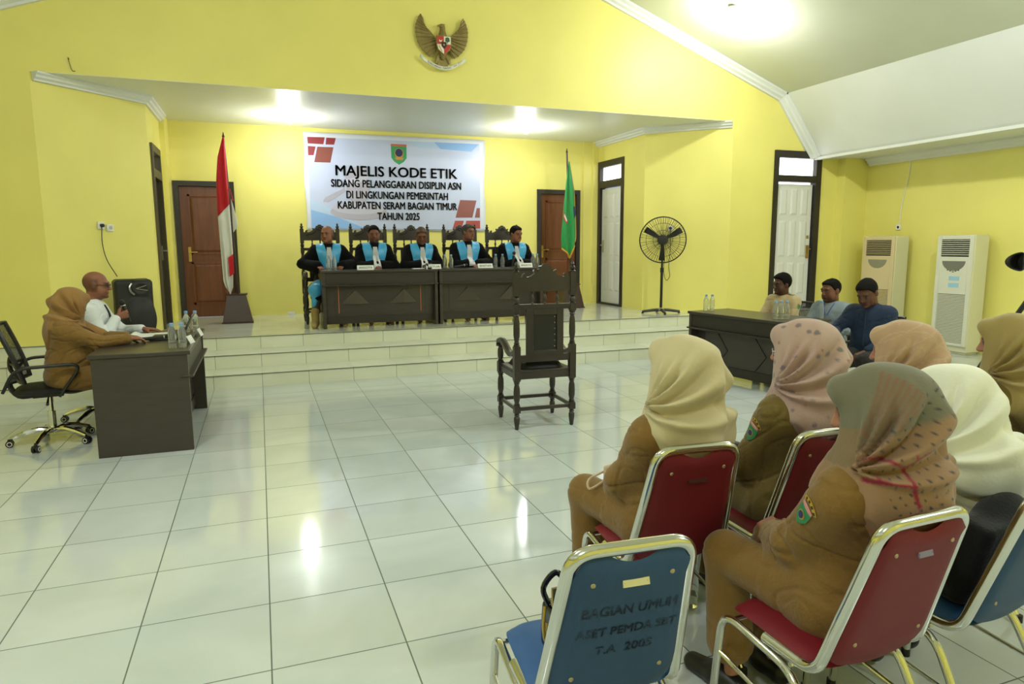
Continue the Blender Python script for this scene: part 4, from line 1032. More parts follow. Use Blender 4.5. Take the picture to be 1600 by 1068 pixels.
def arm_badge(p, f, s, size=.055, arc=True, up=None, at=.34, outw=None):
    """shield badge with name arc, laid on the sleeve"""
    up = nrm(p.sh[s] - p.el[s]) if up is None else V3(up); c0 = p.sh[s] + (p.el[s] - p.sh[s]) * at
    ow = V3(outw) if outw is not None else V3(s * 1.0, .12, .25); ow = nrm(ow - up * (ow @ up)); sx = np.cross(up, ow)
    def lay(name, poly, m, off, par):
        g = []; cx = sum(a for a, b in poly) / len(poly); cy = sum(b for a, b in poly) / len(poly)
        rings = [[(cx + (a - cx) * k, cy + (b - cy) * k) for a, b in poly] for k in (1.0, .66, .33)]
        fl = [pt for r_ in rings for pt in r_] + [(cx, cy)]
        P = project(f, [c0 + (sx * a + up * b) * size for a, b in fl], -ow, .10, off); k = len(poly)
        fs = [(r_ * k + i, r_ * k + (i + 1) % k, (r_ + 1) * k + (i + 1) % k, (r_ + 1) * k + i) for r_ in range(2) for i in range(k)] + [(2 * k + i, 2 * k + (i + 1) % k, 3 * k) for i in range(k)]
        o = MB().add([tuple(x) for x in P], fs).build(name, m, par); return o
    sh = [(-.62, .75), (-.3, .72), (0, .72), (.3, .72), (.62, .75), (.62, .3), (.60, -.2), (.40, -.62), (0, -.95), (-.40, -.62), (-.60, -.2), (-.62, .3)]
    b = lay('sleeve_badge', sh, M['badge_green'], .004, p.root)
    lay('badge_bar', [(-.62, .86), (.62, .86), (.62, .62), (.3, .62), (0, .62), (-.3, .62), (-.62, .62)], M['badge_red'], .006, b)
    lay('badge_disc', [(.36 * math.cos(a), .36 * math.sin(a) - .08) for a in np.linspace(0, 2 * PI, 14, endpoint=False)], M['badge_gold'], .006, b)
    lay('badge_bird', [(.27 * math.cos(a), .29 * math.sin(a) - .06) for a in np.linspace(0, 2 * PI, 12, endpoint=False)], M['badge_blue'], .008, b)
    if arc:
        A1 = [(1.0 * math.cos(a), 1.0 * math.sin(a) + .45) for a in np.linspace(.55, PI - .55, 9)]; A2 = [(.72 * math.cos(a), .72 * math.sin(a) + .45) for a in np.linspace(PI - .55, .55, 9)]
        P = project(f, [c0 + (sx * a + up * b_) * size for a, b_ in A1 + A2], -ow, .10, .004)
        o = MB().add([tuple(x) for x in P], [(i, i + 1, 16 - i, 17 - i) for i in range(8)]).build('name_arc', M['badge_gold'], p.root)
        A1 = [(.95 * math.cos(a), .95 * math.sin(a) + .45) for a in np.linspace(.62, PI - .62, 9)]; A2 = [(.77 * math.cos(a), .77 * math.sin(a) + .45) for a in np.linspace(PI - .62, .62, 9)]
        P = project(f, [c0 + (sx * a + up * b_) * size for a, b_ in A1 + A2], -ow, .10, .0055)
        MB().add([tuple(x) for x in P], [(i, i + 1, 16 - i, 17 - i) for i in range(8) if i % 2 == 0]).build('arc_lettering', M['badge_dark'], o)
M['badge_green'] = mat('badge_green', '#2f8a5a', 0.6); M['badge_red'] = mat('badge_red', '#c98a88', 0.6); M['badge_gold'] = mat('badge_gold', '#c9a53a', 0.6)
M['badge_blue'] = mat('badge_blue', '#28356e', 0.6); M['badge_dark'] = mat('badge_dark', '#3b3010', 0.6)
def cl(name, hx, rough=.75, bump=.25, bs=90, sheen=.2, spec=.25, var=.05): return mat(name, hx, rough, spec=spec, bump=bump, bscale=bs, sheen=sheen, var=var, vscale=5)
M['khaki'] = cl('khaki_brown_twill', '#7d5f2d'); M['khaki_dark'] = cl('olive_khaki_twill', '#6f5e2d'); M['khaki_shirt'] = cl('khaki_shirt', '#b3a077')
M['robe'] = cl('black_robe', '#0c0c0e', .9, sheen=.04, spec=.12); M['satin'] = mat('sky_blue_satin', '#3a9fd4', 0.35, spec=.5, bump=.5, bscale=18, sheen=.3)
M['bib'] = mat('white_pleats', '#dedfe0', 0.6); M['white_shirt'] = cl('white_shirt', '#dfe6e6', .7); M['navy'] = cl('navy_shirt', '#1b2a42', sheen=.04); M['trouser'] = cl('dark_trousers', '#1e1d1b', sheen=.04)
M['check'] = cl('grey_check_shirt', '#7f8b92', .75, var=.12, sheen=.05); M['shoe'] = mat('black_shoe', '#121212', .45); M['boot'] = cl('tan_suede_boot', '#a08a52', .9); M['tie'] = cl('black_tie', '#101114')
M['scarf_tan'] = cl('brown_headscarf_cloth', '#8d6a38', .8, .12); M['scarf_cream'] = cl('cream_headscarf_cloth', '#c6ba94', .8, .10); M['scarf_white'] = cl('white_headscarf_cloth', '#e6e8d8', .7, .10)
M['scarf_olive'] = cl('olive_headscarf_cloth', '#9c8a57', .8, .10); M['white_tunic'] = cl('cream_white_cloth', '#dcd9b8', .8); M['scarf_print'] = attr_mat('printed_headscarf_cloth', .8, .25, .12, 120, .2)
# ------------------------------------------------------------------ the judges on the stage
JG = 'judges in black robes with sky blue satin'
def judge(x, body_y, label, head, skin, hairkind, hands, extra=None, lean=8, S=.965, **k):
    c = dict(S=S, girth=1.12, lean=lean, head=head, skin=skin, seat=.50, h=.0085, hands=hands); c.update(extra or {})
    p = person((x, body_y, ZS), 180, label, c, JG)
    rb = torso_prims(p, .022, belly=.02) + arm_prims(p, .020, .93, wide=.040) + leg_prims(p, .03, .22)
    rb += [(cone(p.kn[-1] + V3(0, -.05, .0), p.kn[1] + V3(0, -.05, .0), .07, .07), .06)]
    _, rf = cloth(p, 'robe', rb, M['robe'], .012, .006, int(x * 10))
    S = p.S; TR = p.TR
    tf = union(torso_prims(p, .022, belly=.02))
    def lap(P):
        q = (P - p.neckb) @ TR / S; z = q[:, 2]; ax = np.abs(q[:, 0])
        outw = np.interp(z, [-.5, -.32, -.05, .02], [.095, .11, .175, .17]); inn = np.interp(z, [-.12, .0, .05], [.02, .055, .07])
        reg = np.maximum(np.maximum(ax - outw, inn - ax), np.maximum(-.03 - q[:, 1], -.40 - z)) * S
        return np.maximum(np.maximum(rf(P) - .008, tf(P) - .028), reg)
    lo, hi = bounds([p.neckb, p.waist, p.sh[1], p.sh[-1]], .2); V, Q = surface(lap, lo, hi, .008)
    np_mesh('satin_yoke', V, Q, M['satin'], p.root)
    # pleated bib
    ps = []
    nu, nv = 16, 8
    for j in range(nv + 1):
        v = j / nv; hw = .026 + .030 * v
        for i in range(nu + 1): u = i / nu * 2 - 1; ps.append(p.neckb + TR @ V3(u * hw, .30, -.012 - v * .285))
    PP = project(rf, ps, TR @ V3(0, -1, 0), .1, .010); 
    for j in range(nv + 1):
        for i in range(nu + 1): PP[j * (nu + 1) + i] += TR @ V3(0, .004 * (1 if i % 2 else -1) + .006, 0)
    MB().add([tuple(a) for a in PP], [(j * (nu + 1) + i, j * (nu + 1) + i + 1, (j + 1) * (nu + 1) + i + 1, (j + 1) * (nu + 1) + i) for j in range(nv) for i in range(nu)]).build('pleated_bib', M['bib'], p.root, solid=.004, ang=80)
    collar(p, M['robe'], .064, .018, name='robe_collar')
    if hairkind: hair(p, HAIR[hairkind], **k)
    return p, rf
def H2(l, r): return {-1: l, 1: r}
DZ = .775 + .022      # forearms on the desk (height over the stage)
def deskhands(yl=.27, yr=.27, xl=-.06, xr=.06, d=(.45, .9, -.05), **k):
    a = dict(at=(xl, yl, DZ), d=(d[0], d[1], d[2]), n=(.1, 0, -1), curl=.35, hint=(-1.3, -.25, -.35)); b = dict(at=(xr, yr, DZ), d=(-d[0], d[1], d[2]), n=(-.1, 0, -1), curl=.35, hint=(1.3, -.25, -.35))
    a.update(k.get('l', {})); b.update(k.get('r', {})); return {-1: a, 1: b}
p1, r1 = judge(.945, 7.42, 'balding judge at the left end of the bench beside the flag, tan boot visible', (-28, 4, 0), '#8a5a42', None, deskhands(.26, .26, -.16, .17, (.3, .9, 0)), dict(bald=1, legs={1: dict(knee=(.20, .40, .50), ankle=(.24, .46, .085), toe=(.03, .15, -.05))}))
cloth(p1, 'trousers', leg_prims(p1, .012, .72), mat('dark_olive_trousers', '#3a352e', .8), .010, .004, 4)
shoes(p1, M['boot'], 'boot', .13)
hm = union([(cone(p1.kn[1] + V3(-.05, -.09, .03), p1.kn[1] + V3(.02, .04, .0), .11, .095), 0), (cone(p1.kn[1] + V3(.01, .02, -.01), p1.kn[1] + V3(.045, .05, -.20), .075, .035), .04)])
V, Q = surface(hm, p1.kn[1] - .28, p1.kn[1] + .2, .009); V = V + normals(hm, V) * (.006 * vnoise(V, 30, 2))[:, None]; np_mesh('satin_lining', V, Q, M['satin'], p1.root)
p2, _ = judge(1.575, 7.42, 'young judge second from the left with short black beard and hands folded', (-4, 10, 0), '#7d5140', 'black', deskhands(.27, .27, -.055, .035), dict(beard=.75, moustache=.7), 10, .98)
p3, _ = judge(2.255, 7.42, 'middle judge looking down at the gavel with close-cropped greying hair', (-4, 22, 0), '#6e452f', 'stubble', deskhands(.24, .24, -.05, .05), dict(moustache=.5), 9, .96, lift=.005)
p4, _ = judge(2.965, 7.42, 'grey-haired judge turning his head to the left, fourth along the bench', (34, 2, 0), '#7a4d38', 'grey', deskhands(.25, .25, -.12, .02), None, 6, 1.0)
p5, _ = judge(3.71, 7.42, 'black-haired judge at the right end of the bench by the brown door', (24, 8, 0), '#82523a', 'black', deskhands(.26, .26, -.05, .03), None, 9, .975, crown=.006)
# ------------------------------------------------------------------ left desk
def blend(T, m, col): m = np.clip(m, 0, 1)[:, None]; return T * (1 - m) + hexc(col) * m
def shirt(p, m, sleeve=.95, a=.016, h=.009, A=.004, seed=1, hemz=-.02, belly=.0, name='shirt', wide=0.0):
    pr = torso_prims(p, a, belly=belly) + arm_prims(p, a - .002, sleeve, wide=wide)
    pr += [(cone(p.hip[s], p.hip[s] * .8 + p.kn[s] * .2, .088 * p.S * p.g + a, .08 * p.S + a), .05) for s in (1, -1)]
    return cloth(p, name, pr, m, h, A, seed)
woman = person((-1.43, 3.72, 0), -82, 'woman in tan headscarf and brown uniform typing at the left desk', dict(S=.86, girth=1.22, lean=3, head=(26, 28, 0), headscale=.90, seat=.46, h=.0062, skin='#94664d', lips='#7a463c', shoulder=.17,
    hands={1: dict(at=(.13, .44, .818), d=(-.25, 1, -.12), n=(.1, 0, -1), curl=.42, hint=(.45, -.1, -1)), -1: dict(at=(-.02, .42, .818), d=(.1, 1, -.12), n=(0, 0, -1), curl=.4, hint=(-.6, -.3, -.6))},
    legs={1: dict(knee=(.13, .40, .52), ankle=(.13, .36, .085)), -1: dict(knee=(-.10, .40, .52), ankle=(-.10, .34, .085))}))
cloth(woman, 'trousers', leg_prims(woman, .028, .92, flare=.02) + [(ell(woman.P0, V3(.2, .17, .13)), .06)], M['khaki'], .010, .005, 3)
_, wf = shirt(woman, M['khaki'], .93, .018, .008, .0065, 5, belly=.05, name='tunic')
scarf(woman, M['scarf_tan'], dict(hem=(-.36, .25), hemf=.05, width=(.16, .21), seed=4, inflate=.030, bun=.85, bkr=.07, fold=1.0, narrow=1.0), .007)
shoes(woman, M['shoe'])
k = woman.wr[1]; g = MB()
for i in range(16):
    a = 2 * PI * i / 16; d = nrm(woman.wr[1] - woman.el[1]); x = nrm(np.cross(d, V3(0, 0, 1))); y = np.cross(d, x); g.ell(tuple(k - d * .012 + (x * math.cos(a) + y * math.sin(a)) * .031), .006, 6, 5)
g.build('bead_bracelet', mat('bracelet_beads', '#d8c69a', .4), woman.root)
d = nrm(woman.wr[-1] - woman.el[-1]); MB().torus(tuple(woman.wr[-1] - d * .03), .033, .007, tuple(d), 20, 8).ell(tuple(woman.wr[-1] - d * .03 + V3(0, 0, .036)), (.014, .014, .005), 10, 6).build('wristwatch', M['black_plastic'], woman.root)

man = person((-1.40, 4.42, 0), -92, 'bald man in white shirt and black tie speaking into a microphone', dict(S=.975, girth=1.12, lean=5, head=(0, 6, 0), seat=.46, h=.0062, skin='#8a5a44', lips='#744236', bald=1, beard=.25,
    hands={1: dict(at=(.085, .23, .93), d=(-.45, .8, .25), n=(-.8, -.5, .05), curl=1.15, hint=(.5, -.1, -.9), thumb=.45), -1: dict(at=(-.10, .40, .80), d=(.1, 1, -.08), n=(0, 0, -1), curl=.2, hint=(-.6, -.3, -.6))}))
cloth(man, 'trousers', leg_prims(man, .014, .95, flare=.015) + [(ell(man.P0, V3(.18, .14, .11)), .05)], M['trouser'], .010, .004, 3)
_, mf = shirt(man, M['white_shirt'], .90, .016, .0075, .0045, 8, belly=.03)
collar(man, M['white_shirt'], .062, .024)
shoes(man, M['shoe'])
TR = man.TR; ps = []
for j in range(14):
    v = j / 13; hw = (.014 if j == 0 else .019) + .018 * v
    for u in (-1, -.33, .33, 1): ps.append(man.neckb + TR @ V3(u * hw, .3, -.015 - v * .40))
PP = project(mf, ps, TR @ V3(0, -1, 0), .1, .006); kn_ = [(j * 4 + i, j * 4 + i + 1, (j + 1) * 4 + i + 1, (j + 1) * 4 + i) for j in range(13) for i in range(3)]
MB().add([tuple(a) for a in PP], kn_).build('necktie', M['tie'], man.root, solid=.006, ang=80)
A = lambda p, x, y, z: p.hc + p.HR @ (V3(x, y, z) * p.k)
def glasses(p, m):
    g = MB()
    for s in (-1, 1):
        g.tube([tuple(A(p, s * .033 + .021 * math.cos(a), .101 - .006 * abs(math.cos(a)), .002 + .014 * math.sin(a))) for a in np.linspace(0, 2 * PI, 16, endpoint=False)], .0022, 6, True)
        g.tube([tuple(A(p, s * .054, .098, .006)), tuple(A(p, s * .079, .05, .008)), tuple(A(p, s * .082, -.004, .004))], .0025, 6)
    g.tube([tuple(A(p, -.012, .104, .004)), tuple(A(p, 0, .109, .007)), tuple(A(p, .012, .104, .004))], .002, 6); g.build('eyeglasses', m, p.root)
glasses(man, M['black_plastic'])
# ------------------------------------------------------------------ right desk
HN = lambda yl, zl, yr, zr: {-1: dict(at=(-.10, yl, zl), d=(.5, .8, -.2), n=(.1, 0, -1), curl=.45, hint=(-.8, -.4, -.5)), 1: dict(at=(.10, yr, zr), d=(-.5, .8, -.2), n=(-.1, 0, -1), curl=.45, hint=(.8, -.4, -.5))}
SEATW = .47
ma = person((6.02, 4.13, 0), 108, 'man in khaki uniform shirt sitting behind the right desk before the white door', dict(S=.86, headscale=1.04, girth=1.02, lean=2, head=(-24, 4, 0), seat=SEATW - .08, h=.0075, skin='#4c3022', lips='#3c241c', hands=HN(.30, .60, .30, .60)))
_, fa = shirt(ma, M['khaki_shirt'], .55, .016, .009, .004, 11); collar(ma, M['khaki_shirt'], .062, .024); hair(ma, HAIR['black'], lift=.009, crown=.010)
cloth(ma, 'trousers', leg_prims(ma, .014, .95) + [(ell(ma.P0, V3(.17, .14, .11)), .05)], M['trouser'], .011, .004, 3); shoes(ma, M['shoe'])
for s in (-1, 1):
    P = project(fa, [ma.sh[s] + (ma.neckb - ma.sh[s]) * u + V3(0, v, .2) for u in (.1, .4, .75) for v in (-.022, .022)], (0, 0, -1), .05, .006)
    MB().add([tuple(a) for a in P], [(0, 1, 3, 2), (2, 3, 5, 4)]).build('epaulette', M['khaki'], ma.root, solid=.006)
arm_badge(ma, fa, -1, .04, False)
mb_ = person((5.94, 3.30, 0), 110, 'man in grey shirt with blue lanyard sitting behind the right desk', dict(S=.86, headscale=1.07, girth=1.12, lean=0, head=(-20, 8, 0), seat=SEATW - .10, h=.0075, skin='#6b4430', lips='#54332a', beard=.5, hands=HN(.30, .58, .30, .58)))
_, fb = shirt(mb_, M['check'], .92, .018, .009, .005, 12); collar(mb_, M['check'], .062, .018); hair(mb_, HAIR['black'], lift=.0045)
cloth(mb_, 'trousers', leg_prims(mb_, .014, .95) + [(ell(mb_.P0, V3(.17, .14, .11)), .05)], M['trouser'], .011, .004, 3); shoes(mb_, M['shoe'])
ps = [mb_.neckb + mb_.TR @ V3(sx * (.055 - .045 * v), .3, -.0 - .13 * v) for sx in (-1, 1) for v in np.linspace(0, 1, 6)]
P = project(fb, ps, mb_.TR @ V3(0, -1, 0), .1, .005)
lb = M['lanyard'] = mat('blue_lanyard', '#24448c', .5)
MB().tube([tuple(a) for a in P[:6]], .004, 6).tube([tuple(a) for a in P[6:]], .004, 6).build('lanyard', lb, mb_.root)
mc = person((5.55, 2.43, 0), 112, 'man in navy shirt looking down beside the right desk', dict(S=.92, headscale=1.06, girth=1.1, lean=5, head=(-8, 30, 4), seat=SEATW - .085, h=.0075, skin='#5a3827', lips='#482a22',
    hands={-1: dict(at=(-.05, .26, .53), d=(.5, .8, -.3), n=(.1, 0, -1), curl=.6, hint=(-.8, -.4, -.5)), 1: dict(at=(.16, .40, .70), d=(-.1, .9, -.4), n=(-.3, 0, -1), curl=.5, hint=(.8, -.3, -.6))}))
_, fc = shirt(mc, M['navy'], .80, .018, .009, .005, 13, belly=.02); collar(mc, M['navy'], .062, .022); hair(mc, HAIR['black'], lift=.006, crown=.006)
cloth(mc, 'trousers', leg_prims(mc, .018, .95) + [(ell(mc.P0, V3(.17, .14, .11)), .05)], M['trouser'], .011, .004, 3); shoes(mc, M['shoe'])
ps = [mc.neckb + mc.TR @ V3(0, .3, -.03 - .34 * v) for v in np.linspace(0, 1, 12)]
P = project(fc, ps, mc.TR @ V3(0, -1, 0), .1, .003); MB().tube([tuple(a) for a in P], .008, 6).build('button_placket', M['navy'], mc.root)
# ------------------------------------------------------------------ the audience in front
def hash3(I, k): 
    s = np.sin(I @ V3(12.9898, 78.233, 37.719) + k * 4.17) * 43758.5453; return s - np.floor(s)
def spots(T, V, cell, rad, prob, col, seed, shape=2):
    I = np.floor(V / cell); J = np.stack([hash3(I, seed + a) for a in (1, 2, 3)], 1) * .4 + .3; d = (np.abs(V / cell - I - J) ** shape).sum(1) ** (1 / shape) * cell
    return blend(T, ((rad - d) / .003 + .5) * (hash3(I, seed) < prob), col)
def paint_pink(p, V, q, qt):
    T = np.tile(hexc('#b59e93'), (len(V), 1)); T = blend(T, .5 + .5 * vnoise(V, 60, 2), '#b0938a')
    T = spots(T, V, .050, .012, .55, '#7f7079', 3); T = spots(T, V, .042, .010, .45, '#96685c', 9, 1); T = spots(T, V, .065, .018, .45, '#7a7272', 5, 1)
    return blend(T, np.exp(-((qt[:, 2] + .10 + .5 * qt[:, 0]) / .035) ** 2) * .6, '#a58a86')
def paint_peach(p, V, q, qt):
    T = np.tile(hexc('#bb9c7f'), (len(V), 1)); a = np.abs((V @ V3(.7, .5, .3) / .055) % 1 - .5); b = np.abs((V @ V3(-.3, .4, .85) / .05) % 1 - .5)
    T = blend(T, (np.maximum(a, b) > .46) * .45, '#cdbb9e'); return blend(T, .35 + .5 * vnoise(V, 14, 4), '#a88a6a')
def paint_brown(p, V, q, qt):
    a, b = -q[:, 1], q[:, 2]; ang = np.degrees(np.arctan2(b, a)); r = np.hypot(a, b)
    T = np.tile(hexc('#94765a'), (len(V), 1))
    up = np.clip((b - .055 - .25 * (a - .12) + .012 * vnoise(V, 30, 3)) / .015, 0, 1); T = blend(T, up, '#6f6c5a')
    st = (ang > 32) * (ang < 62) * (r > .05) * (r < .27); T = blend(T, st * (.35 + .65 * (np.sin(np.radians(ang) * 90) > 0)), '#7a5f4a')
    T = blend(T, (ang > 62) * (b < .10) * (r < .2), '#7d6a4e')
    da = np.abs((a / .026 + .3 * np.floor(b / .024)) % 1 - .5) * .026; db = np.abs((b / .024) % 1 - .5) * .024
    T = blend(T, ((.0036 - np.hypot(da, db)) / .002 + .5) * (a > .07) * (ang < 36) * (b > -.15), '#2f3340')
    br = [((.137, -.12), (.130, -.065), .0055), ((.130, -.065), (.075, -.045), .004), ((.075, -.045), (.02, -.028), .0055), ((.13, -.065), (.128, -.02), .004), ((.128, -.02), (.155, .0), .0045), ((.155, .0), (.19, .013), .004), ((.128, -.02), (.10, .005), .004), ((.10, .005), (.07, .022), .0045), ((.07, .022), (.03, .018), .003), ((.06, -.04), (.055, -.025), .004), ((.155, 0), (.15, .012), .003)]
    for p0, p1, w_ in br:
        e = V3(p1[0] - p0[0], p1[1] - p0[1], 0); t = np.clip(((a - p0[0]) * e[0] + (b - p0[1]) * e[1]) / (e @ e), 0, 1); d = np.hypot(a - p0[0] - t * e[0], b - p0[1] - t * e[1]); T = blend(T, (w_ - d) / .003 + .5, '#8e2440')
    low = (b < -.14) * (a > .0)
    T = spots(T, V, .055, .017, .5, '#b0664c', 4, 1) * (low[:, None] > 0) + T * (low[:, None] == 0)
    return blend(T, low * (vnoise(V, 18, 8) > .62), '#8a1f33')
AH = lambda l, r: {-1: l, 1: r}
def audience(loc, rz, label, m_dress, scarf_m, sc, name='tunic', hs=None, badge=False, trousers=None, hd=.0075, legs=None, sleeve=.95, **c):
    hands = hs or AH(dict(at=(-.06, .27, .585), d=(.5, .75, -.25), n=(.2, .1, -1), curl=.55, hint=(-.75, -.35, -.6)), dict(at=(.07, .26, .585), d=(-.5, .75, -.25), n=(-.2, .1, -1), curl=.55, hint=(.75, -.35, -.6)))
    cfg = dict(S=.87, girth=1.16, lean=4, shr=.046, head=(27, 6, 0), headscale=.95, seat=.43, h=.0075, skin='#a87660', lips='#86524a', hands=hands, shoulder=.172, shz=.405); cfg.update(c)
    if legs: cfg['legs'] = legs
    p = person(loc, rz, label, cfg, 'women in headscarves in the audience')
    cloth(p, 'trousers', leg_prims(p, .020, c.get('cuff', .90), flare=.022) + [(ell(p.P0 + V3(0, -.01, -.01), V3(.185, .15, .10) * p.S * p.g), .06)], trousers or m_dress, .009, .004, 3)
    pr = torso_prims(p, .019, belly=.012) + arm_prims(p, .019, sleeve, (.043, .040, .030), wide=.004)
    pr += [(cone(p.hip[s], p.hip[s] * .62 + p.kn[s] * .38, .097 * p.S * p.g + .02, .085 * p.S + .02), .06) for s in (1, -1)]
    _, f = cloth(p, name, pr, m_dress, hd, .0048, int(loc[0] * 20) + 1)
    scarf(p, scarf_m, sc, .0062)
    shoes(p, M['shoe'])
    if badge: arm_badge(p, f, -1, .042)
    return p, f
LG = {-1: dict(knee=(-.12, .40, .505), ankle=(-.11, .36, .085)), 1: dict(knee=(.10, .40, .505), ankle=(.09, .37, .085))}
cream, fcr = audience((1.445, -.37, 0), 6, 'woman in plain cream headscarf holding a corded phone pouch in her lap', M['khaki'], M['scarf_cream'], dict(hem=(-.34, .25), width=(.145, .185), seed=2, inflate=.034), legs=LG, S=.865, lean=-7)
pink, fpk = audience((2.03, -.38, 0), 6, 'woman in pink patterned headscarf with a shield badge on her sleeve', M['khaki_dark'], M['scarf_print'], dict(hem=(-.20, .1), width=(.125, .17), seed=5, paint=paint_pink, inflate=.032), badge=True, legs=LG, head=(31, 8, 0), lean=-3, S=.90)
glasses(pink, M['steel'])
brown, fbr = audience((1.62, -1.06, 0), 4, 'woman in brown and grey printed headscarf nearest the camera, hands in her lap', M['khaki'], M['scarf_print'], dict(hem=(-.22, .1), width=(.125, .17), seed=7, paint=paint_brown, inflate=.032), badge=True, head=(40, 16, 0), lean=-8, cuff=.74, hd=.0068, S=.865, legs=LG,
    hs=AH(dict(at=(-.035, .275, .60), d=(.35, .75, .15), n=(.6, .2, -.7), curl=.7, hint=(-.75, -.25, -.7)), dict(at=(.06, .27, .585), d=(-.6, .6, .05), n=(-.2, .1, -1), curl=.6, hint=(.75, -.35, -.6))))
peach, _ = audience((2.54, -.39, 0), 6, 'woman in peach checked headscarf sitting behind the brown printed one', M['khaki_dark'], M['scarf_print'], dict(hem=(-.26, .1), width=(.13, .18), seed=9, paint=paint_peach), head=(30, 10, 0), S=.87, lean=-4)
white, _ = audience((2.22, -1.02, 0), 4, 'woman in white headscarf and cream tunic leaning forward at the right', M['white_tunic'], M['scarf_white'], dict(hem=(-.20, .05), width=(.14, .20), seed=11, inflate=.034, bun=1.1), head=(28, 18, 0), lean=17, seat=.415, S=.80, trousers=M['white_tunic'])
olive, _ = audience((3.10, -.46, 0), 14, 'woman in plain olive headscarf at the far right edge', M['khaki_dark'], M['scarf_olive'], dict(hem=(-.26, .1), width=(.14, .19), seed=13), head=(22, 8, 0), S=.88, lean=-3)
# ------------------------------------------------------------------ banner on the stage wall
M['banner'] = mat('banner_vinyl', '#c4cdea', 0.3, spec=.5, var=.04, vscale=1.5, bump=.12, bscale=2.2)
M['banner_edge'] = mat('banner_white', '#dfe4f0', 0.3)
M['print_black'] = mat('printed_black', '#2c2e38', 0.35); M['print_red'] = mat('printed_red', '#8f3038', 0.35); M['print_rust'] = mat('printed_rust', '#8a4a42', 0.35)
M['print_blue'] = mat('printed_blue', '#8fb9ee', 0.35); M['print_pale'] = mat('printed_pale_blue', '#bcd2f2', 0.35); M['print_mauve'] = mat('printed_mauve', '#b8b4c6', 0.35); M['print_mauve2'] = mat('printed_light_mauve', '#c6c6d8', 0.35)
M['emblem_green'] = mat('emblem_green', '#2f9a5a', 0.4); M['emblem_gold'] = mat('emblem_gold', '#c98f3a', 0.4); M['emblem_navy'] = mat('emblem_navy', '#23285c', 0.4)
bn = thing('banner', 'wide pale blue printed banner reading MAJELIS KODE ETIK on the stage wall', 'banner', (2.28, 8.985, 2.565))
bx, bz = 2.28, 2.565
g = MB(); g.grid(lambda u, v: (-1.5 + 3 * u + (.01 * math.sin(v * 9) if u in (0, 1) else 0), -.004 - .006 * math.sin(u * 23 + v * 3) ** 2 - .01 * u * math.exp(-((u - .95) ** 2 + (v - .9) ** 2) * 40), -.765 + 1.53 * v + .02 * u * (v - .5)), 60, 24)
g.build('banner_sheet', M['banner_edge'], bn, solid=.002)
def flat(name, polys, m, par, y, d=.002, ox=bx, oz=bz, **k):
    g = MB()
    for pl in polys: g.prism([(a - ox, b - oz) for a, b in pl], (0, y, 0), (1, 0, 0), (0, 0, 1), (0, -d, 0))
    return g.build(name, m, par, smooth=False, **k)
flat('printed_field', [[(.85, 1.825), (3.69, 1.825), (3.69, 3.27), (.85, 3.25)]], M['banner'], bn, -.018)
Y0 = -.0205
for pl in ([(0.847, 3.252), (1.114, 3.258), (1.089, 3.15), (0.85, 3.152)], [(1.138, 3.254), (1.284, 3.254), (1.255, 3.151), (1.122, 3.148)], [(0.849, 3.113), (0.968, 3.11), (0.931, 2.975), (0.848, 2.972)]): flat('red_bar', [pl], M['print_red'], bn, Y0)
for pl in ([(0.994, 3.108), (1.242, 3.11), (1.185, 2.87), (0.937, 2.869)], [(3.329, 2.323), (3.622, 2.32), (3.544, 2.027), (3.242, 2.024)], [(3.626, 2.19), (3.682, 2.191), (3.68, 2.028), (3.587, 2.028)]): flat('rust_bar', [pl], M['print_rust'], bn, Y0)
for pl in ([(3.232, 1.972), (3.391, 1.974), (3.349, 1.84), (3.188, 1.839)], [(3.433, 1.974), (3.683, 1.976), (3.681, 1.841), (3.4, 1.84)]): flat('red_bar', [pl], mat('printed_bright_red', '#a8443a', .35), bn, Y0)
flat('pale_wave', [[(2.46, 3.258), (2.892, 3.265), (2.995, 3.159), (2.578, 3.174)]], M['print_pale'], bn, Y0)
flat('blue_wave', [[(2.892, 3.265), (3.68, 3.27), (3.541, 3.137), (2.995, 3.159)]], M['print_blue'], bn, Y0)
flat('blue_wave', [[(0.854, 2.126), (1.246, 2.018), (1.712, 1.833), (0.854, 1.829)]], M['print_blue'], bn, Y0)
flat('pale_wave', [[(0.854, 2.302), (1.171, 2.147), (1.246, 2.018), (0.854, 2.126)], [(1.171, 2.147), (1.712, 1.833), (1.246, 2.018)]], M['print_pale'], bn, Y0)
gv = flat('gavel_picture', [[(1.61 + .455 * math.cos(a), 2.10 + .13 * math.sin(a)) for a in np.linspace(0, 2 * PI, 36, endpoint=False)]], M['print_mauve'], bn, Y0 - .0024)
flat('gavel_block_top', [[(1.61 + .42 * math.cos(a), 2.16 + .10 * math.sin(a)) for a in np.linspace(0, 2 * PI, 36, endpoint=False)]], M['print_mauve2'], gv, Y0 - .0048)
flat('gavel_head', [[(1.50, 2.80), (1.74, 2.83), (1.79, 2.50), (1.73, 2.25), (1.50, 2.25), (1.42, 2.45), (1.42, 2.65)]], M['print_mauve'], gv, Y0 - .0070)
flat('gavel_band', [[(1.42, 2.62), (1.77, 2.68), (1.775, 2.60), (1.42, 2.54)]], M['print_mauve2'], gv, Y0 - .0092)
flat('gavel_handle', [[(1.049, 2.265), (1.083, 2.322), (1.393, 2.482), (1.407, 2.425), (1.127, 2.251)]], M['print_mauve'], gv, Y0 - .0024)
RT = rot(90, 0, 0)
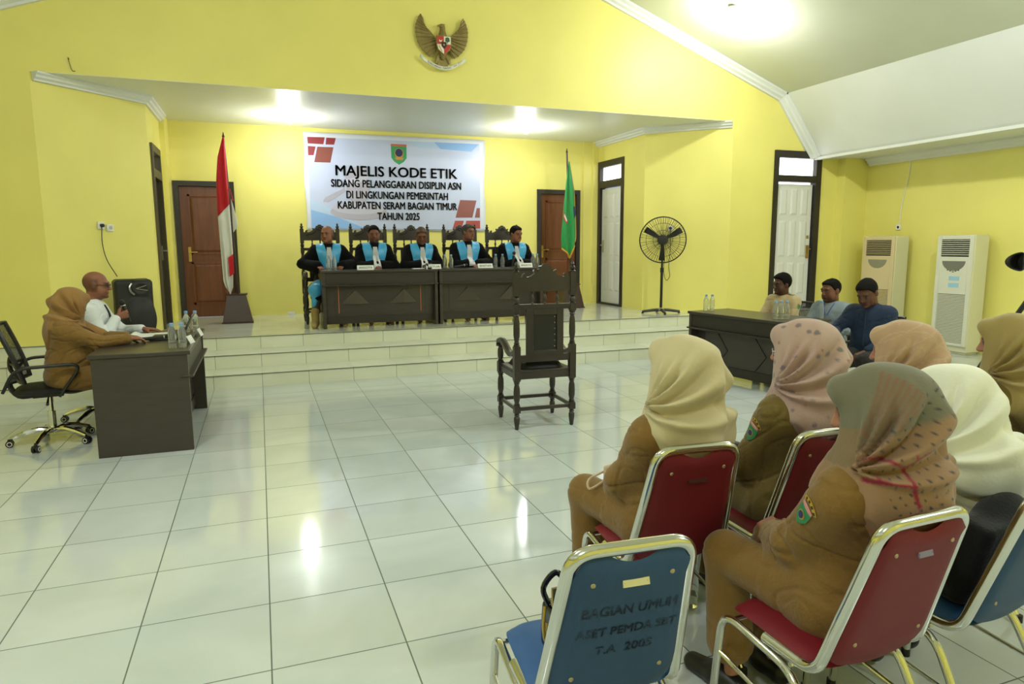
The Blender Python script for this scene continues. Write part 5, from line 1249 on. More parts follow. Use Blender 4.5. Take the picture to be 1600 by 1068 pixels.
for s_, x, z, wd, h_, b in (('MAJELIS KODE ETIK', 2.262, 2.745, 2.03, .225, .026), ('SIDANG PELANGGARAN DISIPLIN ASN', 2.267, 2.546, 2.17, .165, .034), ('DI LINGKUNGAN PEMERINTAH', 2.264, 2.369, 1.70, .165, .034), ('KABUPATEN SERAM BAGIAN TIMUR', 2.267, 2.202, 2.0, .165, .034), ('TAHUN 2025', 2.262, 2.028, .71, .165, .034)):
    text(s_, 'lettering', M['print_black'], bn, (x - bx, -.0325, z - bz), RT, wd, h_, b, .002)
e = flat('emblem', [[(2.163, 3.20), (2.42, 3.20), (2.418, 2.985), (2.37, 2.925), (2.29, 2.875), (2.21, 2.925), (2.165, 2.985)]], M['emblem_green'], bn, -.0205)
flat('emblem_bar', [[(2.163, 3.205), (2.42, 3.205), (2.42, 3.17), (2.163, 3.17)]], mat('emblem_red', '#c46a4a', .4), e, -.0228)
cir = lambda cx, cz, rx, rz_, n=20: [(cx + rx * math.cos(a), cz + rz_ * math.sin(a)) for a in np.linspace(0, 2 * PI, n, endpoint=False)]
flat('emblem_disc', [cir(2.293, 3.06, .075, .08)], M['emblem_gold'], e, -.0228); flat('emblem_bird', [cir(2.293, 3.068, .062, .065)], M['emblem_navy'], e, -.0252); flat('emblem_ribbon', [[(2.22, 2.99), (2.37, 2.99), (2.35, 2.955), (2.24, 2.955)]], M['emblem_gold'], e, -.0252)

# ------------------------------------------------------------------ carved eagle emblem on the gable
M['bronze'] = mat('aged_bronze', '#8a7a45', 0.4, metal=.35, spec=.5, var=.15, vscale=20); M['e_red'] = mat('enamel_red', '#b8352c', .35); M['e_white'] = mat('enamel_white', '#e6e6d6', .35); M['e_black'] = mat('enamel_black', '#1c1c1c', .35); M['e_green'] = mat('enamel_green', '#3f5a3a', .4)
gr = thing('eagle_emblem', 'bronze eagle emblem with red and white shield high on the yellow gable', 'emblem', (2.36, 6.335, 4.08))
for s in (-1, 1):
    outer = [(.278, .335), (.305, .30), (.322, .255), (.338, .21), (.345, .165), (.342, .11), (.335, .055), (.32, .0), (.295, -.05), (.26, -.092), (.215, -.135), (.165, -.165), (.13, -.165)]
    inner = [(.092, -.10), (.07, -.03), (.06, .05), (.092, .075), (.145, .130), (.19, .17), (.229, .211), (.258, .275)]
    wing = []
    for i, q_ in enumerate(outer):
        wing.append(q_)
        if i < len(outer) - 1: n_ = outer[i + 1]; wing.append(((q_[0] + n_[0]) / 2 - .006, (q_[1] + n_[1]) / 2 + .002))
    wing += inner
    wg = MB().prism([(s * a, b) for a, b in wing], (0, -.03, 0), (1, 0, 0), (0, 0, 1), (0, .022, 0)).build('wing', M['bronze'], gr, bev=.003)
    for k in range(12):
        o_ = outer[k]; j_ = 6 - k * .5; i0 = int(j_); fr_ = j_ - i0; a_, b_ = inner[i0], inner[min(7, i0 + 1)]; r_ = (a_[0] + (b_[0] - a_[0]) * fr_, a_[1] + (b_[1] - a_[1]) * fr_)
        p0 = V3(r_[0] * .9 + o_[0] * .1, 0, r_[1] * .9 + o_[1] * .1); p1 = V3(r_[0] * .06 + o_[0] * .94, 0, r_[1] * .06 + o_[1] * .94)
        MB().tube([(s * p0[0], -.034, p0[2]), (s * (p0[0] + p1[0]) / 2, -.040, (p0[2] + p1[2]) / 2), (s * p1[0], -.034, p1[2])], [.005, .011, .006], 6).build('feather', M['bronze'], wg)
    MB().tube([(s * .045, -.03, -.13), (s * .075, -.035, -.19), (s * .09, -.03, -.245)], [.022, .026, .018], 8).build('leg', M['bronze'], gr)
MB().lathe([(.02, -.2), (.055, -.12), (.068, -.02), (.055, .09), (.036, .15), (.034, .19), (.030, .215), (.01, .228)], 14, (0, -.04, 0)).build('eagle_body', M['bronze'], gr)
MB().ell((-.008, -.045, .205), (.036, .03, .028)).tube([(-.03, -.05, .21), (-.062, -.05, .205), (-.066, -.05, .188)], [.014, .009, .003], 8).tube([(.0, -.045, .228), (.035, -.045, .228)], [.009, .002], 6).build('eagle_head', M['bronze'], gr)
MB().prism([(-.055, -.17), (.055, -.17), (.07, -.27), (.035, -.285), (0, -.275), (-.035, -.285), (-.07, -.27)], (0, -.03, 0), (1, 0, 0), (0, 0, 1), (0, .02, 0)).build('tail', M['bronze'], gr)
SH = [(-.095, .075), (.095, .075), (.098, -.03), (.075, -.095), (0, -.155), (-.075, -.095), (-.098, -.03)]
sh_ = MB().prism(SH, (0, -.105, 0), (1, 0, 0), (0, 0, 1), (0, .018, 0)).build('shield', M['bronze'], gr, bev=.003)
def fl2(n, pl, m, y, par=sh_): return MB().prism(pl, (0, y, 0), (1, 0, 0), (0, 0, 1), (0, -.003, 0)).build(n, m, par, smooth=False)
fl2('red_field', [(-.088, -.025), (0, -.025), (0, .068), (-.088, .068)], M['e_red'], -.1055); fl2('white_field', [(0, -.025), (.088, -.025), (.088, .068), (0, .068)], M['e_white'], -.1055)
fl2('white_field', [(-.09, -.03), (0, -.03), (0, -.145), (-.07, -.09)], M['e_white'], -.1055); fl2('red_field', [(0, -.03), (.09, -.03), (.07, -.09), (0, -.145)], M['e_red'], -.1055)
fl2('shield_heart', [(-.032, .0), (.032, .0), (.032, -.05), (0, -.085), (-.032, -.05)], M['e_black'], -.109)
fl2('gold_star', [((.018 if i % 2 == 0 else .008) * math.sin(i * PI / 5), -.035 + (.018 if i % 2 == 0 else .008) * math.cos(i * PI / 5)) for i in range(10)], M['emblem_gold'], -.1125)
fl2('banyan_tree', [(.04, -.02), (.048, -.02), (.048, .0), (.075, .01), (.07, .05), (.045, .06), (.02, .05), (.015, .01), (.04, .0)], M['e_green'], -.109)
fl2('bull_head', [(-.06, .03), (-.06, .0), (-.03, .0), (-.02, .03), (-.035, .015), (-.05, .015)], M['e_white'], -.109)
fl2('rice_stalk', [(-.07, -.05), (-.06, -.045), (-.02, -.12), (-.03, -.115)], M['emblem_gold'], -.109)
rb = MB(); rpts = [(x, -.06 - .02 * (1 - (x / .2) ** 2), -.235 - .075 * (1 - (x / .2) ** 2)) for x in np.linspace(-.19, .19, 17)]
rb.add([(x, y, z + dz) for x, y, z in rpts for dz in (-.022, .022)], [(i * 2, i * 2 + 2, i * 2 + 3, i * 2 + 1) for i in range(16)])
for s in (-1, 1): rb.add([(s * .18, -.055, -.27), (s * .18, -.055, -.225), (s * .24, -.06, -.20), (s * .25, -.055, -.235), (s * .29, -.05, -.15), (s * .305, -.05, -.19)], [(0, 2, 3, 1)][:0] + [(0, 3, 2, 1), (3, 5, 4, 2)])
ro = rb.build('ribbon', M['e_white'], gr, solid=.006)
for i, ch in enumerate('BHINNEKA TUNGGAL IKA'):
    if ch == ' ': continue
    x = -.165 + i * .33 / 19; k_ = 1 - (x / .2) ** 2; text(ch, 'ribbon_lettering', M['e_black'], ro, (x, -.0655 - .02 * k_, -.235 - .075 * k_), rot(90, 0, 0) if 0 else Matrix(rot(0, -math.degrees(math.atan(.15 * x / .04 * 1.0)) * .0, 0)) @ rot(90, 0, 0), None, .026, 0, .001)

# ------------------------------------------------------------------ flags
M['mahogany'] = mat('dark_mahogany', '#3a2420', .35, var=.12, vscale=4); M['flag_red'] = cl('flag_red', '#c4222c', .7, .1); M['flag_white'] = cl('flag_white', '#dcdcd6', .7, .1)
M['flag_green'] = mat('green_satin', '#138a3f', .5, sheen=.3, bump=.1, bscale=20); M['fringe'] = mat('gold_fringe', '#c79a2e', .7, bump=.5, bscale=200)
def flag_base(label, x, y, top):
    t = thing('flag_pole', label, 'flag pole', (x, y, ZS), 0, 'flag poles on the stage')
    g = MB(); f = lambda h, a: [(-a, -a * .8, h), (a, -a * .8, h), (a, a * .8, h), (-a, a * .8, h)]
    g.add(f(.02, .20) + f(.40, .125), [(3, 2, 1, 0), (4, 5, 6, 7)] + [(i, (i + 1) % 4, 4 + (i + 1) % 4, 4 + i) for i in range(4)])
    g.box(-.21, .21, -.17, .17, 0, .02).box(-.145, .145, -.12, .12, .40, .415).build('plinth', M['mahogany'], t, smooth=False, bev=.003)
    MB().cyl((0.02, 0, .415), (top[0] - x, top[1] - y, top[2] - ZS), .017, .014, 12).build('pole', M['mahogany'], t)
    MB().lathe([(.016, 0), (.02, .015), (.012, .03), (.004, .07)], 10, (top[0] - x, top[1] - y, top[2] - ZS)).build('finial', M['mahogany'], t)
    return t
flag_base('dark flagpole on a tapered wooden plinth carrying the red and white flag', -.295, 8.03, (-.34, 8.03, 3.05))
ft = thing('flag', 'red and white flag hanging limp from its pole before the left brown door', 'flag', (-.30, 8.0, ZS))
def drape(name, top, bot, m, par, lx, rx, y0, waves, amp, nu=22, nv=34):
    def fn(u, v):
        z = top(u) + (bot(u) - top(u)) * v; a, b = lx(z), rx(z)
        return (a + (b - a) * u, y0 + amp * math.sin(u * waves * 2 * PI + z * 1.3) * min(1, .25 + v) , z)
    return MB().grid(fn, nu, nv).build(name, m, par, solid=.003, ang=80)
lx = lambda z: float(np.interp(z, [.40, .60, 1.0, 1.6, 2.0, 2.3, 2.58], [-.10, -.155, -.165, -.175, -.165, -.13, -.05])); rx = lambda z: float(np.interp(z, [.40, 1.0, 2.58], [-.04, -.005, -.03]))
drape('white_band', lambda u: 1.50 + .17 * u, lambda u: .40 + .22 * abs(u - .5), M['flag_white'], ft, lx, rx, -.035, 1.6, .022)
drape('red_band', lambda u: 2.58, lambda u: 1.50 + .17 * u, M['flag_red'], ft, lx, rx, -.035, 1.6, .022, nv=20)
drape('red_fold', lambda u: .98 - .05 * (1 - u), lambda u: .66 + .05 * u, M['flag_red'], ft, lambda z: -.07, lambda z: -.005, -.075, .6, .008, 8, 10)
drape('white_fold', lambda u: 1.75 - .3 * u, lambda u: 1.28 + .08 * u, M['flag_white'], ft, lambda z: .012, lambda z: .075, -.01, .5, .012, 8, 12)
MB().tube(smoothpath([(-.03, -.03, 1.84), (.0, -.05, 1.88), (.02, -.045, 1.80), (.035, -.04, 1.72)], 4), .006, 6).build('tie_cord', M['flag_red'], ft)
flag_base('dark flagpole on a plinth behind the judges bench carrying the green flag', 5.11, 8.3, (5.03, 8.3, 3.10))
f2 = thing('flag', 'green flag with gold fringe hanging from its pole before the right brown door', 'flag', (5.07, 8.27, 0))
gl = lambda z: float(np.interp(z, [1.33, 1.50, 1.70, 2.2, 2.6, 2.95], [-.06, -.14, -.15, -.115, -.075, -.03])); gr_ = lambda z: float(np.interp(z, [1.33, 1.70, 2.0, 2.45, 2.95], [.06, .12, .115, .09, -.01]))
gt = lambda u: 2.95; gb = lambda u: (1.50 - .17 * (u / .62)) if u < .62 else (1.33 + .22 * (u - .62) / .38)
drape('green_cloth', gt, gb, M['flag_green'], f2, gl, gr_, -.02, 1.7, .028, 26, 40)
MB().tube([(gl(gb(u)) + (gr_(gb(u)) - gl(gb(u))) * u, -.02 + .028 * math.sin(u * 1.7 * 2 * PI + gb(u) * 1.3), gb(u) - .01) for u in np.linspace(0, 1, 24)], .016, 6).build('lower_fringe', M['fringe'], f2)
MB().tube([(gr_(z) - .0, -.02 + .028 * math.sin(1.7 * 2 * PI + z * 1.3) - .006, z) for z in np.linspace(1.6, 2.9, 22)], .010, 6).build('edge_fringe', M['fringe'], f2)
MB().prism([(-.13, 2.12), (-.05, 1.95), (-.07, 1.90), (-.13, 2.0)], (0, -.05, 0), (1, 0, 0), (0, 0, 1), (0, .006, 0)).build('emblem_patch', M['e_red'], f2)
MB().prism([(-.115, 2.08), (-.062, 1.965), (-.075, 1.94), (-.12, 2.03)], (0, -.053, 0), (1, 0, 0), (0, 0, 1), (0, .003, 0)).build('emblem_patch', M['flag_white'], f2)
MB().prism([(.05, 2.2), (.085, 2.2), (.10, 2.06), (.07, 2.0)], (0, -.058, 0), (1, 0, 0), (0, 0, 1), (0, .006, 0)).build('emblem_patch', M['emblem_navy'], f2)

# ------------------------------------------------------------------ pedestal fan
fn_ = thing('pedestal_fan', 'tall black pedestal fan standing at the right end of the stage', 'fan', (6.0, 6.80, ZS), -30); K = M['black_plastic']
for a in (10, 100, 190, 280):
    c, s = math.cos(R_(a)), math.sin(R_(a)); MB().tube([(0, 0, .055), (c * .12, s * .12, .05), (c * .30, s * .30, .028)], [.026, .024, .018], 8).cyl((c * .29, s * .29, 0), (c * .29, s * .29, .02), .018).build('foot', K, fn_)
MB().lathe([(.05, .04), (.05, .075), (.026, .085), (.024, .09)], 16).build('base_collar', M['steel'], fn_)
MB().cyl((0, 0, .08), (0, 0, .66), .021).cyl((0, 0, .64), (0, 0, 1.10), .016).cyl((0, 0, .65), (0, 0, .72), .027).build('pole', K, fn_)
HZ = 1.155
MB().lathe([(.05, -.0), (.075, .03), (.08, .10), (.06, .17), (.03, .19)], 20, (0, .0, HZ), (0, 1, 0)).tube([(0, .02, HZ - .09), (0, .02, HZ - .02)], .025).build('motor', K, fn_)
def guard(y, bulge, n):
    g = MB()
    for i in range(n):
        a = 2 * PI * i / n; c, s = math.cos(a), math.sin(a)
        g.tube([(c * .07, y - bulge, HZ + s * .07), (c * .22, y - bulge * .9, HZ + s * .22), (c * .32, y - bulge * .45, HZ + s * .32), (c * .353, y, HZ + s * .353)], .0022, 4, caps=False)
    for r, b in ((.15, .97), (.26, .75)): g.torus((0, y - bulge * b, HZ), r, .0016, (0, 1, 0), 40, 4)
    return g
guard(-.05, .075, 64).build('front_guard', K, fn_); guard(-.04, -.06, 48).build('rear_guard', K, fn_)
MB().torus((0, -.045, HZ), .355, .009, (0, 1, 0), 48, 8).build('guard_ring', K, fn_)
MB().lathe([(.075, 0), (.07, .012), (.02, .018)], 20, (0, -.118, HZ), (0, -1, 0)).build('front_badge', K, fn_)
for k in range(3):
    a0 = 2 * PI * k / 3 + .5
    MB().grid(lambda u, v: (math.cos(a0 + (u - .5) * (.5 - .2 * v)) * (.05 + .27 * v), -.06 + (u - .5) * .07, HZ + math.sin(a0 + (u - .5) * (.5 - .2 * v)) * (.05 + .27 * v)), 6, 6).build('blade', M['black_plastic'], fn_, solid=.003)
MB().lathe([(.045, 0), (.045, .05), (.02, .06)], 16, (0, -.03, HZ), (0, -1, 0)).build('blade_hub', K, fn_)
nR = nrm(V3(-.97, -.95, 0) * 1.0); RS = np.array(rot(0, 0, math.degrees(math.atan2(-.97, .95)) * 0))
def socket(label, c, rz, two=False):
    t = thing('wall_socket', label, 'socket', c, rz, 'wall sockets'); MB().box(-.042, .042, -.022, 0, -.042, .042).build('socket_plate', M['white_plastic'], t, bev=.005)
    MB().lathe([(.024, 0), (.024, .004), (.018, -.002)], 18, (0, -.022, 0), (0, -1, 0)).build('socket_well', M['white_plastic'], t); return t
# facing out of the cheeks of the stage
s1 = socket('white wall socket behind the pedestal fan with its black plug', (6.275, 7.00, 1.81), -44.5)
MB().lathe([(.02, 0), (.02, .035), (.008, .045)], 12, (0, -.024, 0), (0, -1, 0)).build('plug', K, s1)
tag(MB().tube(smoothpath([(6.245, 6.965, 1.80), (6.25, 6.96, 1.5), (6.21, 6.93, 1.2), (6.24, 6.94, 1.05), (6.17, 6.93, .98), (6.12, 6.93, 1.1), (6.08, 6.88, 1.35), (6.02, 6.86, 1.50)], 6), .0045, 6).build('fan_cable', K), 'thin black cable looping from the fan to the socket behind it', 'cable')
s2 = socket('yellowish wall socket with plug on the left yellow cheek above the loudspeaker', (-1.70, 6.815, 1.80), 45.6)
s3 = socket('small white switch plate on the left yellow cheek, right of the plugged socket', (-1.622, 6.895, 1.775), 45.6)
MB().lathe([(.02, 0), (.02, .03), (.008, .04)], 12, (0, -.024, 0), (0, -1, 0)).build('plug', K, s2)
tag(MB().tube(smoothpath([(-1.68, 6.79, 1.79), (-1.69, 6.79, 1.6), (-1.66, 6.80, 1.4), (-1.56, 6.76, 1.2)], 6), .005, 6).build('speaker_cable', K), 'thin black cable running down the yellow cheek to the loudspeaker', 'cable')
s4 = socket('white wall socket above the left air conditioner', (XR - .0, 5.54, 1.80), 90 + 180 if 0 else -90)
tag(MB().tube(smoothpath([(9.49, 5.41, 3.0), (9.488, 5.42, 2.6), (9.488, 5.50, 2.2), (9.488, 5.53, 1.85)], 6), .006, 6).build('wall_cable', M['white_plastic']), 'pale cable hanging down the yellow wall to the socket over the air conditioner', 'cable')
tag(MB().tube(smoothpath([(-1.72, 6.352, 3.43), (-1.75, 6.35, 3.44), (-1.775, 6.345, 3.56), (-1.765, 6.34, 3.545)], 5), .004, 6).build('loose_wire', mat('old_wire', '#5c5a20', .6)), 'short dark wire curling out above the left end of the cornice', 'wire')
tag(MB().box(.42, .53, 8.90, 8.96, ZS, ZS + .045).build('power_box', M['white_plastic'], bev=.006), 'small white power box on the stage floor by the back wall', 'power box')

# ------------------------------------------------------------------ air conditioners
def ac(y0, y1, body, front, label, stickers):
    t = thing('air_conditioner', label, 'air conditioner', (9.12, (y0 + y1) / 2, 0), 0, 'floor standing air conditioners'); w_ = (y1 - y0) / 2
    MB().box(.03, .30, -w_, w_, .03, 1.66).box(.05, .28, -w_ + .02, w_ - .02, 0, .03).build('cabinet', body, t, bev=.012)
    g = MB(); g.box(0, .032, -w_ + .004, -w_ + .06, .12, 1.65).box(0, .032, w_ - .06, w_ - .004, .12, 1.65).box(0, .032, -w_ + .06, w_ - .06, 1.60, 1.65).box(0, .032, -w_ + .06, w_ - .06, .84, 1.36).box(0, .032, -w_ + .06, w_ - .06, .12, .16)
    g.build('front_cover', front, t, bev=.004)
    MB().box(.02, .035, -w_ + .06, w_ - .06, 1.36, 1.60).build('vent_recess', M['black_plastic'], t)
    for k in range(8): MB().obox((.012, 0, 1.385 + k * .028), (.028, 2 * w_ - .12, .005), rot(0, 25, 0)).build('vent_slat', front, t)
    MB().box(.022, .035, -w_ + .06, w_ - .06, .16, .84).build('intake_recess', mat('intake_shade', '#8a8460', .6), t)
    for k in range(32): MB().box(.006, .022, -w_ + .06, w_ - .06, .168 + k * .021, .180 + k * .021).build('intake_slat', front, t, smooth=False)
    g = MB().prism([(.17 * math.cos(a), .135 * math.sin(a)) for a in np.linspace(PI, 2 * PI, 18)], (-.003, 0, 1.30), (0, 1, 0), (0, 0, 1), (.004, 0, 0)); g.build('display_panel', mat('grey_display', '#8f8a72' if not stickers else '#77776e', .3), t, smooth=False)
    for k in range(5):
        if stickers: MB().box(-.006, 0, -.09 + k * .04, -.07 + k * .04, 1.145 + .012 * abs(k - 2) , 1.155 + .012 * abs(k - 2)).build('button', M['black_plastic'], t)
    for z in ((1.06, .965) if stickers else ()): MB().box(-.003, 0, -.10, .05, z - .03, z + .03).build('blue_sticker', mat('pale_blue_sticker', '#9fcbe0', .5), t, smooth=False)
    return t
M['ac_cream'] = mat('yellowed_cream_plastic', '#d9c79c', .4); M['ac_body'] = mat('ivory_metal', '#d8d6b8', .4); M['ac_white'] = mat('ivory_white_plastic', '#dcdccb', .4)
ac(5.27, 5.85, M['ac_body'], M['ac_cream'], 'yellowed cream floor air conditioner beside the white door in the corner', False)
ac(4.04, 4.57, M['ac_body'], M['ac_white'], 'ivory floor air conditioner with two blue stickers, right of the yellowed one', True)

# ------------------------------------------------------------------ covered loudspeaker
sp = thing('loudspeaker', 'black covered loudspeaker behind the man in the white shirt', 'loudspeaker', (-1.40, 6.68, ZS), 14)
cv = mat('black_speaker_cover', '#1a1a1c', .55, bump=.2, bscale=14, var=.15)
fsp = union([(lambda P: np.linalg.norm(np.maximum(np.abs(P - V3(0, 0, .36)) - V3(.155, .13, .30), 0), axis=1) - .045, 0), (ell((.05, -.17, .25), (.17, .06, .24)), .03), (ell((.07, -.165, .60), (.11, .035, .10)), .02), (ell((.07, -.21, .60), (.085, .03, .075)), .006, 'sub')])
V, Q = surface(fsp, (-.3, -.35, -.02), (.32, .25, .80), .010); V = V + normals(fsp, V)[:, :] * (.004 * vnoise(V, 22, 3))[:, None]; V[:, 2] = np.maximum(V[:, 2], .002)
np_mesh('speaker_cover', V, Q, cv, sp)
g = MB(); g.bar((.02, -.195, .60), (.13, -.195, .635), .010, .006).bar((.02, -.195, .60), (.14, -.195, .575), .010, .006); g.build('silver_mark', M['steel'], sp)
MB().tube(smoothpath([(-.02, -.19, .66), (-.045, -.2, .62), (-.035, -.2, .565), (0, -.195, .53)], 4), .012, 6).build('silver_trim', M['steel'], sp)

# ------------------------------------------------------------------ things on the desks
def bottle_proto(label, loc, group):
    t = thing('water_bottle', label, 'bottle', loc, 0, group)
    MB().lathe([(.022, .001), (.029, .006), (.030, .03), (.0275, .036), (.030, .042), (.030, .058), (.0275, .064), (.030, .07), (.030, .118), (.027, .135), (.016, .160), (.0125, .166), (.0125, .176)], 18).build('bottle_body', M['water'], t)
    MB().lathe([(.0306, .072), (.0308, .074), (.0308, .108), (.0306, .110)], 18).build('bottle_label', M['label'], t) if 0 else None
    MB().lathe([(.0145, .172), (.0155, .174), (.0155, .192), (.013, .195)], 16).build('bottle_cap', M['cap_blue'], t)
    return t
DT = ZS + .765
b0 = bottle_proto('left one of the two water bottles before the balding judge', (.895, 6.80, DT), 'small water bottles')
for x, y, z, lb in ((.965, 6.80, DT, 'right one of the two water bottles before the balding judge'), (2.47, 6.80, DT, 'left one of the bottle pair between the middle and the grey-haired judge'), (2.56, 6.80, DT, 'right one of the bottle pair between the middle and the grey-haired judge'),
                    (3.22, 6.80, DT, 'left one of the bottle pair before the judge at the right end'), (3.325, 6.80, DT, 'right one of the bottle pair before the judge at the right end'), (3.80, 6.80, DT, 'left one of the bottle pair peeping over the carved chair'), (3.865, 6.80, DT, 'right one of the bottle pair peeping over the carved chair'),
                    (-.625, 3.30, .77, 'left one of the two water bottles at the near end of the left desk'), (-.556, 3.30, .77, 'right one of the two water bottles at the near end of the left desk'), (-.62, 4.36, .77, 'left one of the two water bottles behind the laptop'), (-.545, 4.36, .77, 'right one of the two water bottles behind the laptop'),
                    (5.06, 4.36, .755, 'left one of the two bottles at the far end of the right desk'), (5.125, 4.33, .755, 'right one of the two bottles at the far end of the right desk'), (5.15, 3.28, .755, 'left one of the three bottles in a row on the right desk'), (5.205, 3.26, .755, 'middle one of the three bottles in a row on the right desk'), (5.26, 3.235, .755, 'right one of the three bottles in a row on the right desk'), (5.61, 3.12, .755, 'single bottle on the right desk before the man in the grey shirt'),
                    (1.70, -.17, 0, 'water bottle on the floor beside the empty blue chair'), (1.74, -.62, 0, 'water bottle on the floor under the nearest red chair')):
    dup(b0, (x, y, z), 0, lb)
def plate(tx, x, y, z, rz, w_, label):
    t = thing('name_plate', label, 'name plate', (x, y, z), rz, 'folded paper name plates'); h = .062
    MB().add([(-w_ / 2, -.03, 0), (w_ / 2, -.03, 0), (w_ / 2, 0, h), (-w_ / 2, 0, h), (w_ / 2, .03, 0), (-w_ / 2, .03, 0)], [(0, 1, 2, 3), (3, 2, 4, 5)]).build('folded_card', M['paper'], t, solid=.001, smooth=False)
    if tx: text(tx, 'lettering', M['print_black'], t, (0, -.0165, h * .5), rot(90 - 25.8, 0, 0), w_ * .8, .040, .01, .001); return t
plate('ANGGOTA', 1.36, 6.74, DT, 0, .22, 'paper name plate reading ANGGOTA before the second judge from the left')
plate('KETUA', 2.29, 6.74, DT, 0, .21, 'paper name plate reading KETUA before the middle judge')
plate('SEKRETARIS', 3.04, 6.74, DT, 0, .22, 'paper name plate reading SEKRETARIS before the grey-haired judge')
plate('ANGGOTA', 3.66, 6.74, DT, 2, .20, 'paper name plate half hidden by the carved chair before the rightmost judge')
plate('', -.535, 3.56, .77, 78, .12, 'small white name plate beside the near bottles on the left desk')
plate('', -.50, 4.05, .77, 84, .12, 'small cream name plate beside the laptop on the left desk')
def mic(label, loc, rz, tilt, group='black microphones'):
    t = thing('microphone', label, 'microphone', loc, rz, group); Rm = rot(0, tilt, 0); q_ = lambda z: tuple(Rm @ Vector((0, 0, z)))
    MB().tube([q_(0), q_(.03), q_(.13), q_(.155)], [.012, .0135, .017, .019], 14).build('mic_body', K, t)
    MB().ell(q_(.185), (.025, .025, .028), 14, 10, Rm).build('mic_head', mat('mic_grille', '#252527', .5, metal=.4, bump=.6, bscale=300), t)
    MB().tube([q_(.152), q_(.160)], .021, 14).build('mic_band', M['steel'], t); return t
w0 = man.root.matrix_basis.copy(); man_w = Matrix.Translation(man.root.location) @ Matrix.Rotation(man.root.rotation_euler.z, 4, 'Z')
H_ = man.hd[1]; d_ = nrm(V3(H_['d'])); n_ = nrm(V3(H_['n']) - d_ * (V3(H_['n']) @ d_)); grip = man.wr[1] + d_ * .085 + n_ * .030; gw = man_w @ Vector(grip)
hm_ = mic('microphone held up to his mouth by the man in the white shirt', gw + Vector((.035, 0, -.075)), 0, -16)
m2 = mic('black microphone lying on the left desk before the laptop', (-.90, 3.80, .792), 18, 90)
m3 = mic('black microphone on a low stand before the judge at the right end', (3.50, 6.86, DT + .02), 0, 8)
MB().lathe([(.05, -.02), (.05, -.012), (.012, -.004), (.012, .03)], 16).build('mic_foot', K, m3)
m4 = mic('black microphone lying beside the hands of the grey-haired judge', (2.62, 6.86, DT + .020), 8, 84)
lt = thing('laptop', 'thin dark laptop standing open on the left desk, seen from its edge', 'laptop', (-.74, 3.98, .772), 0)
MB().box(-.12, .12, -.165, .165, 0, .014).build('keyboard_base', K, lt, bev=.003)
MB().obox((.165, 0, .10), (.008, .33, .215), rot(0, 27, 0)).build('screen', K, lt, bev=.002)
tag(MB().grid(lambda u, v: (-1.05 + .33 * u, 4.06 + .26 * v + .06 * u, .774 + .022 * math.exp(-((u - .05) / .10) ** 2) + .003 * v), 16, 4).build('paper_sheet', M['paper'], solid=.003), 'white paper sheets under the left hand of the man in the white shirt', 'papers')
tag(MB().box(2.02, 2.20, 6.80, 6.92, DT, DT + .008).build('paper_sheet', M['paper'], smooth=False), 'white paper lying on the bench before the middle judge', 'papers')
gv2 = thing('gavel', 'small black gavel on its block before the middle judge', 'gavel', (2.20 + .03, 6.76, DT), 15)
MB().lathe([(.055, 0), (.06, .008), (.05, .022)], 20).build('sound_block', K, gv2)
MB().lathe([(.022, -.045), (.027, -.038), (.027, -.022), (.020, -.016), (.020, .016), (.027, .022), (.027, .038), (.022, .045)], 16, (0, 0, .050), (1, 0, 0)).build('gavel_head', K, gv2)
MB().tube([(0, .01, .05), (0, .12, .045), (0, .16, .040)], [.008, .010, .012], 8).build('gavel_handle', K, gv2)

# ------------------------------------------------------------------ camera on a tripod at the right edge
tr = thing('tripod', 'black tripod at the far right edge carrying a video camera', 'tripod', (4.36, .19, 0), 0)
for a in (123, 243, 3):
    c, s = math.cos(R_(a)), math.sin(R_(a)); lg = MB().tube([(c * .035, s * .035, 1.28), (c * .32, s * .32, .68)], .015, 8).tube([(c * .31, s * .31, .70), (c * .62, s * .62, .02)], .010, 8).build('leg', K, tr)
    MB().ell((c * .62, s * .62, .018), .018, 8, 6).build('rubber_foot', K, lg)
MB().cyl((0, 0, 1.0), (0, 0, 1.36), .014).cyl((0, 0, 1.19), (0, 0, 1.26), .045, .04).box(-.05, .05, -.04, .04, 1.35, 1.38).build('centre_column', K, tr)
MB().tube([(0, .0, 1.34), (-.10, -.12, 1.26), (-.16, -.18, 1.18)], .009, 8).build('pan_handle', K, tr)
cm = thing('video_camera', 'black camera with a petal lens hood on the tripod at the right edge', 'camera', (4.36, .19, 1.385), 84)
MB().box(-.065, .065, -.045, .05, .0, .10).box(-.03, .03, -.03, .04, .10, .125).build('camera_body', K, cm, bev=.01)
MB().lathe([(.034, 0), (.034, .10), (.038, .11), (.038, .13)], 20, (0, .04, .05), (0, 1, 0)).build('lens', K, cm)
g = MB(); vs = []; n = 24
for i in range(n):
    a = 2 * PI * i / n; l = .055 + .025 * math.cos(2 * a)
    vs += [(math.cos(a) * .040, .165, .05 + math.sin(a) * .040), (math.cos(a) * .054, .165 + l, .05 + math.sin(a) * .054)]
g.add(vs, [(2 * i, 2 * ((i + 1) % n), 2 * ((i + 1) % n) + 1, 2 * i + 1) for i in range(n)]).build('lens_hood', K, cm, solid=.003)

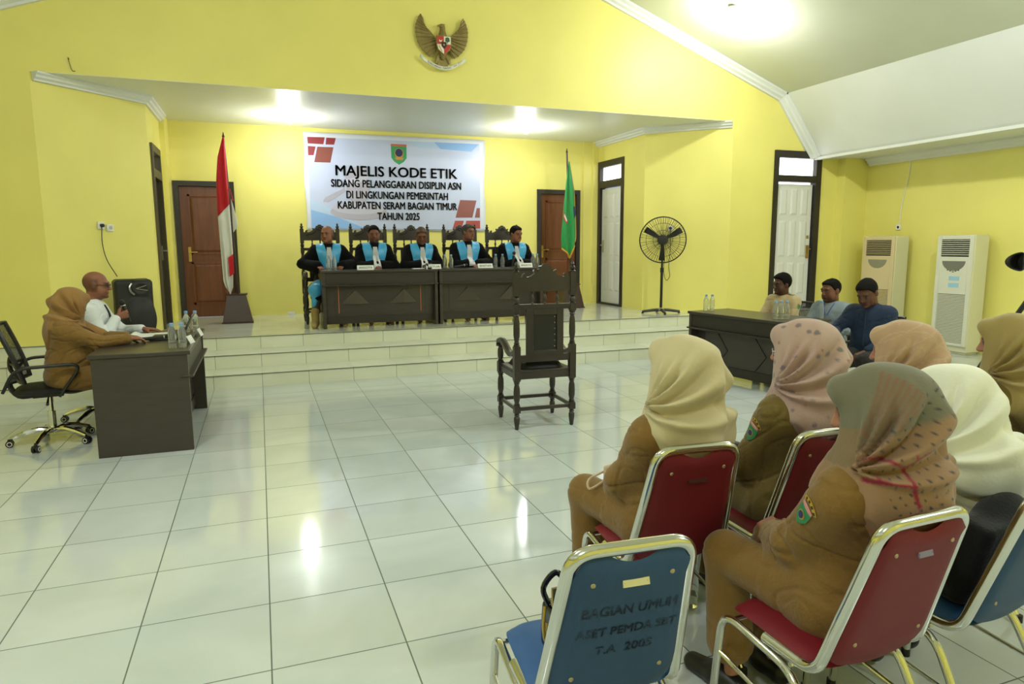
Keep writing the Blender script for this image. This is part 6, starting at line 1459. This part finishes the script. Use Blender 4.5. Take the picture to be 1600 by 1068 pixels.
# ------------------------------------------------------------------ bags of the audience
hb = thing('handbag', 'shiny black handbag with gold clasp on the empty blue chair', 'handbag', (.77, -.93, .468), 4)
lb_ = mat('patent_leather', '#101014', .12, spec=.6)
fb_ = union([(lambda P: np.linalg.norm(np.maximum(np.abs(P - V3(0, 0, .075)) - V3(.060, .022, .05), 0), axis=1) - .016, 0)])
V, Q = surface(fb_, (-.14, -.08, -.01), (.14, .08, .2), .007); V = V + normals(fb_, V) * (.003 * vnoise(V, 40, 2))[:, None]; V[:, 2] = np.maximum(V[:, 2], .001); np_mesh('bag_body', V, Q, lb_, hb)
MB().tube(smoothpath([(-.07, 0, .14), (-.085, 0, .19), (-.05, 0, .225), (-.02, .0, .19), (-.03, 0, .145)], 5), .008, 8).build('handle', lb_, hb)
MB().box(-.075, -.045, -.034, -.026, .15, .20).build('gold_tab', M['brass'], hb); MB().tube(smoothpath([(-.09, -.02, .15), (-.10, -.03, .10), (-.095, -.035, .06), (-.09, -.03, .11)], 4), .004, 6).build('chain', M['brass'], hb)
bp_ = thing('backpack', 'black fabric bag wedged between the woman in white and her blue chair back', 'bag', (2.10, -1.105, .455), 6)
fk = union([(lambda P: np.linalg.norm(np.maximum(np.abs((P - V3(0, 0, .17)) @ rm3(13)) - V3(.13, .03, .14), 0), axis=1) - .03, 0), (ell((.08, .0, .30), (.12, .05, .09)), .04), (ell((-.08, -.0, .08), (.10, .06, .08)), .04)])
V, Q = surface(fk, (-.3, -.25, -.03), (.3, .2, .5), .010); V = V + normals(fk, V) * (.008 * vnoise(V, 26, 5))[:, None]; V[:, 2] = np.maximum(V[:, 2], .002); np_mesh('bag_body', V, Q, cl('black_bag_cloth', '#121214', .85), bp_)
MB().ell((-.13, -.015, .20), (.03, .03, .025), 12, 8).build('grey_toggle', mat('grey_plastic', '#6f8488', .4), bp_)
pc = thing('phone_pouch', 'small beige pouch with knotted cord in the lap of the woman in cream', 'pouch', (1.36, -.08, .575), 20)
pm = cl('beige_pouch', '#cdb79a', .8)
MB().box(-.05, .05, -.012, .012, 0, .075).build('pouch_body', pm, pc, bev=.01)
MB().tube(smoothpath([(-.02, -.01, .0), (-.03, -.07, -.03), (-.05, -.10, -.08), (-.06, -.12, -.13), (-.09, -.12, -.17), (-.075, -.13, -.19), (-.05, -.125, -.15), (-.03, -.10, -.09), (0, -.05, -.02)], 5), .005, 6).build('cord', pm, pc)
MB().ell((-.06, -.12, -.125), (.013, .013, .016), 10, 8).build('cord_knot', pm, pc)
MB().tube(smoothpath([(.0, .0, .04), (-.09, -.02, .02), (-.14, -.0, .0), (-.12, .02, .03), (-.03, .01, .05)], 5), .005, 6).build('loop_strap', pm, pc)

kb = thing('handbag', 'small black handbag in the lap of the woman in the pink patterned headscarf', 'handbag', (1.93, -.07, .565), 10)
MB().box(-.07, .07, -.03, .03, 0, .11).build('bag_body', lb_, kb, bev=.015); MB().tube(smoothpath([(-.05, 0, .105), (-.04, -.01, .17), (.04, -.01, .17), (.05, 0, .105)], 5), .005, 6).build('handle', lb_, kb)

bp_.scale = (.9, 1, .80)
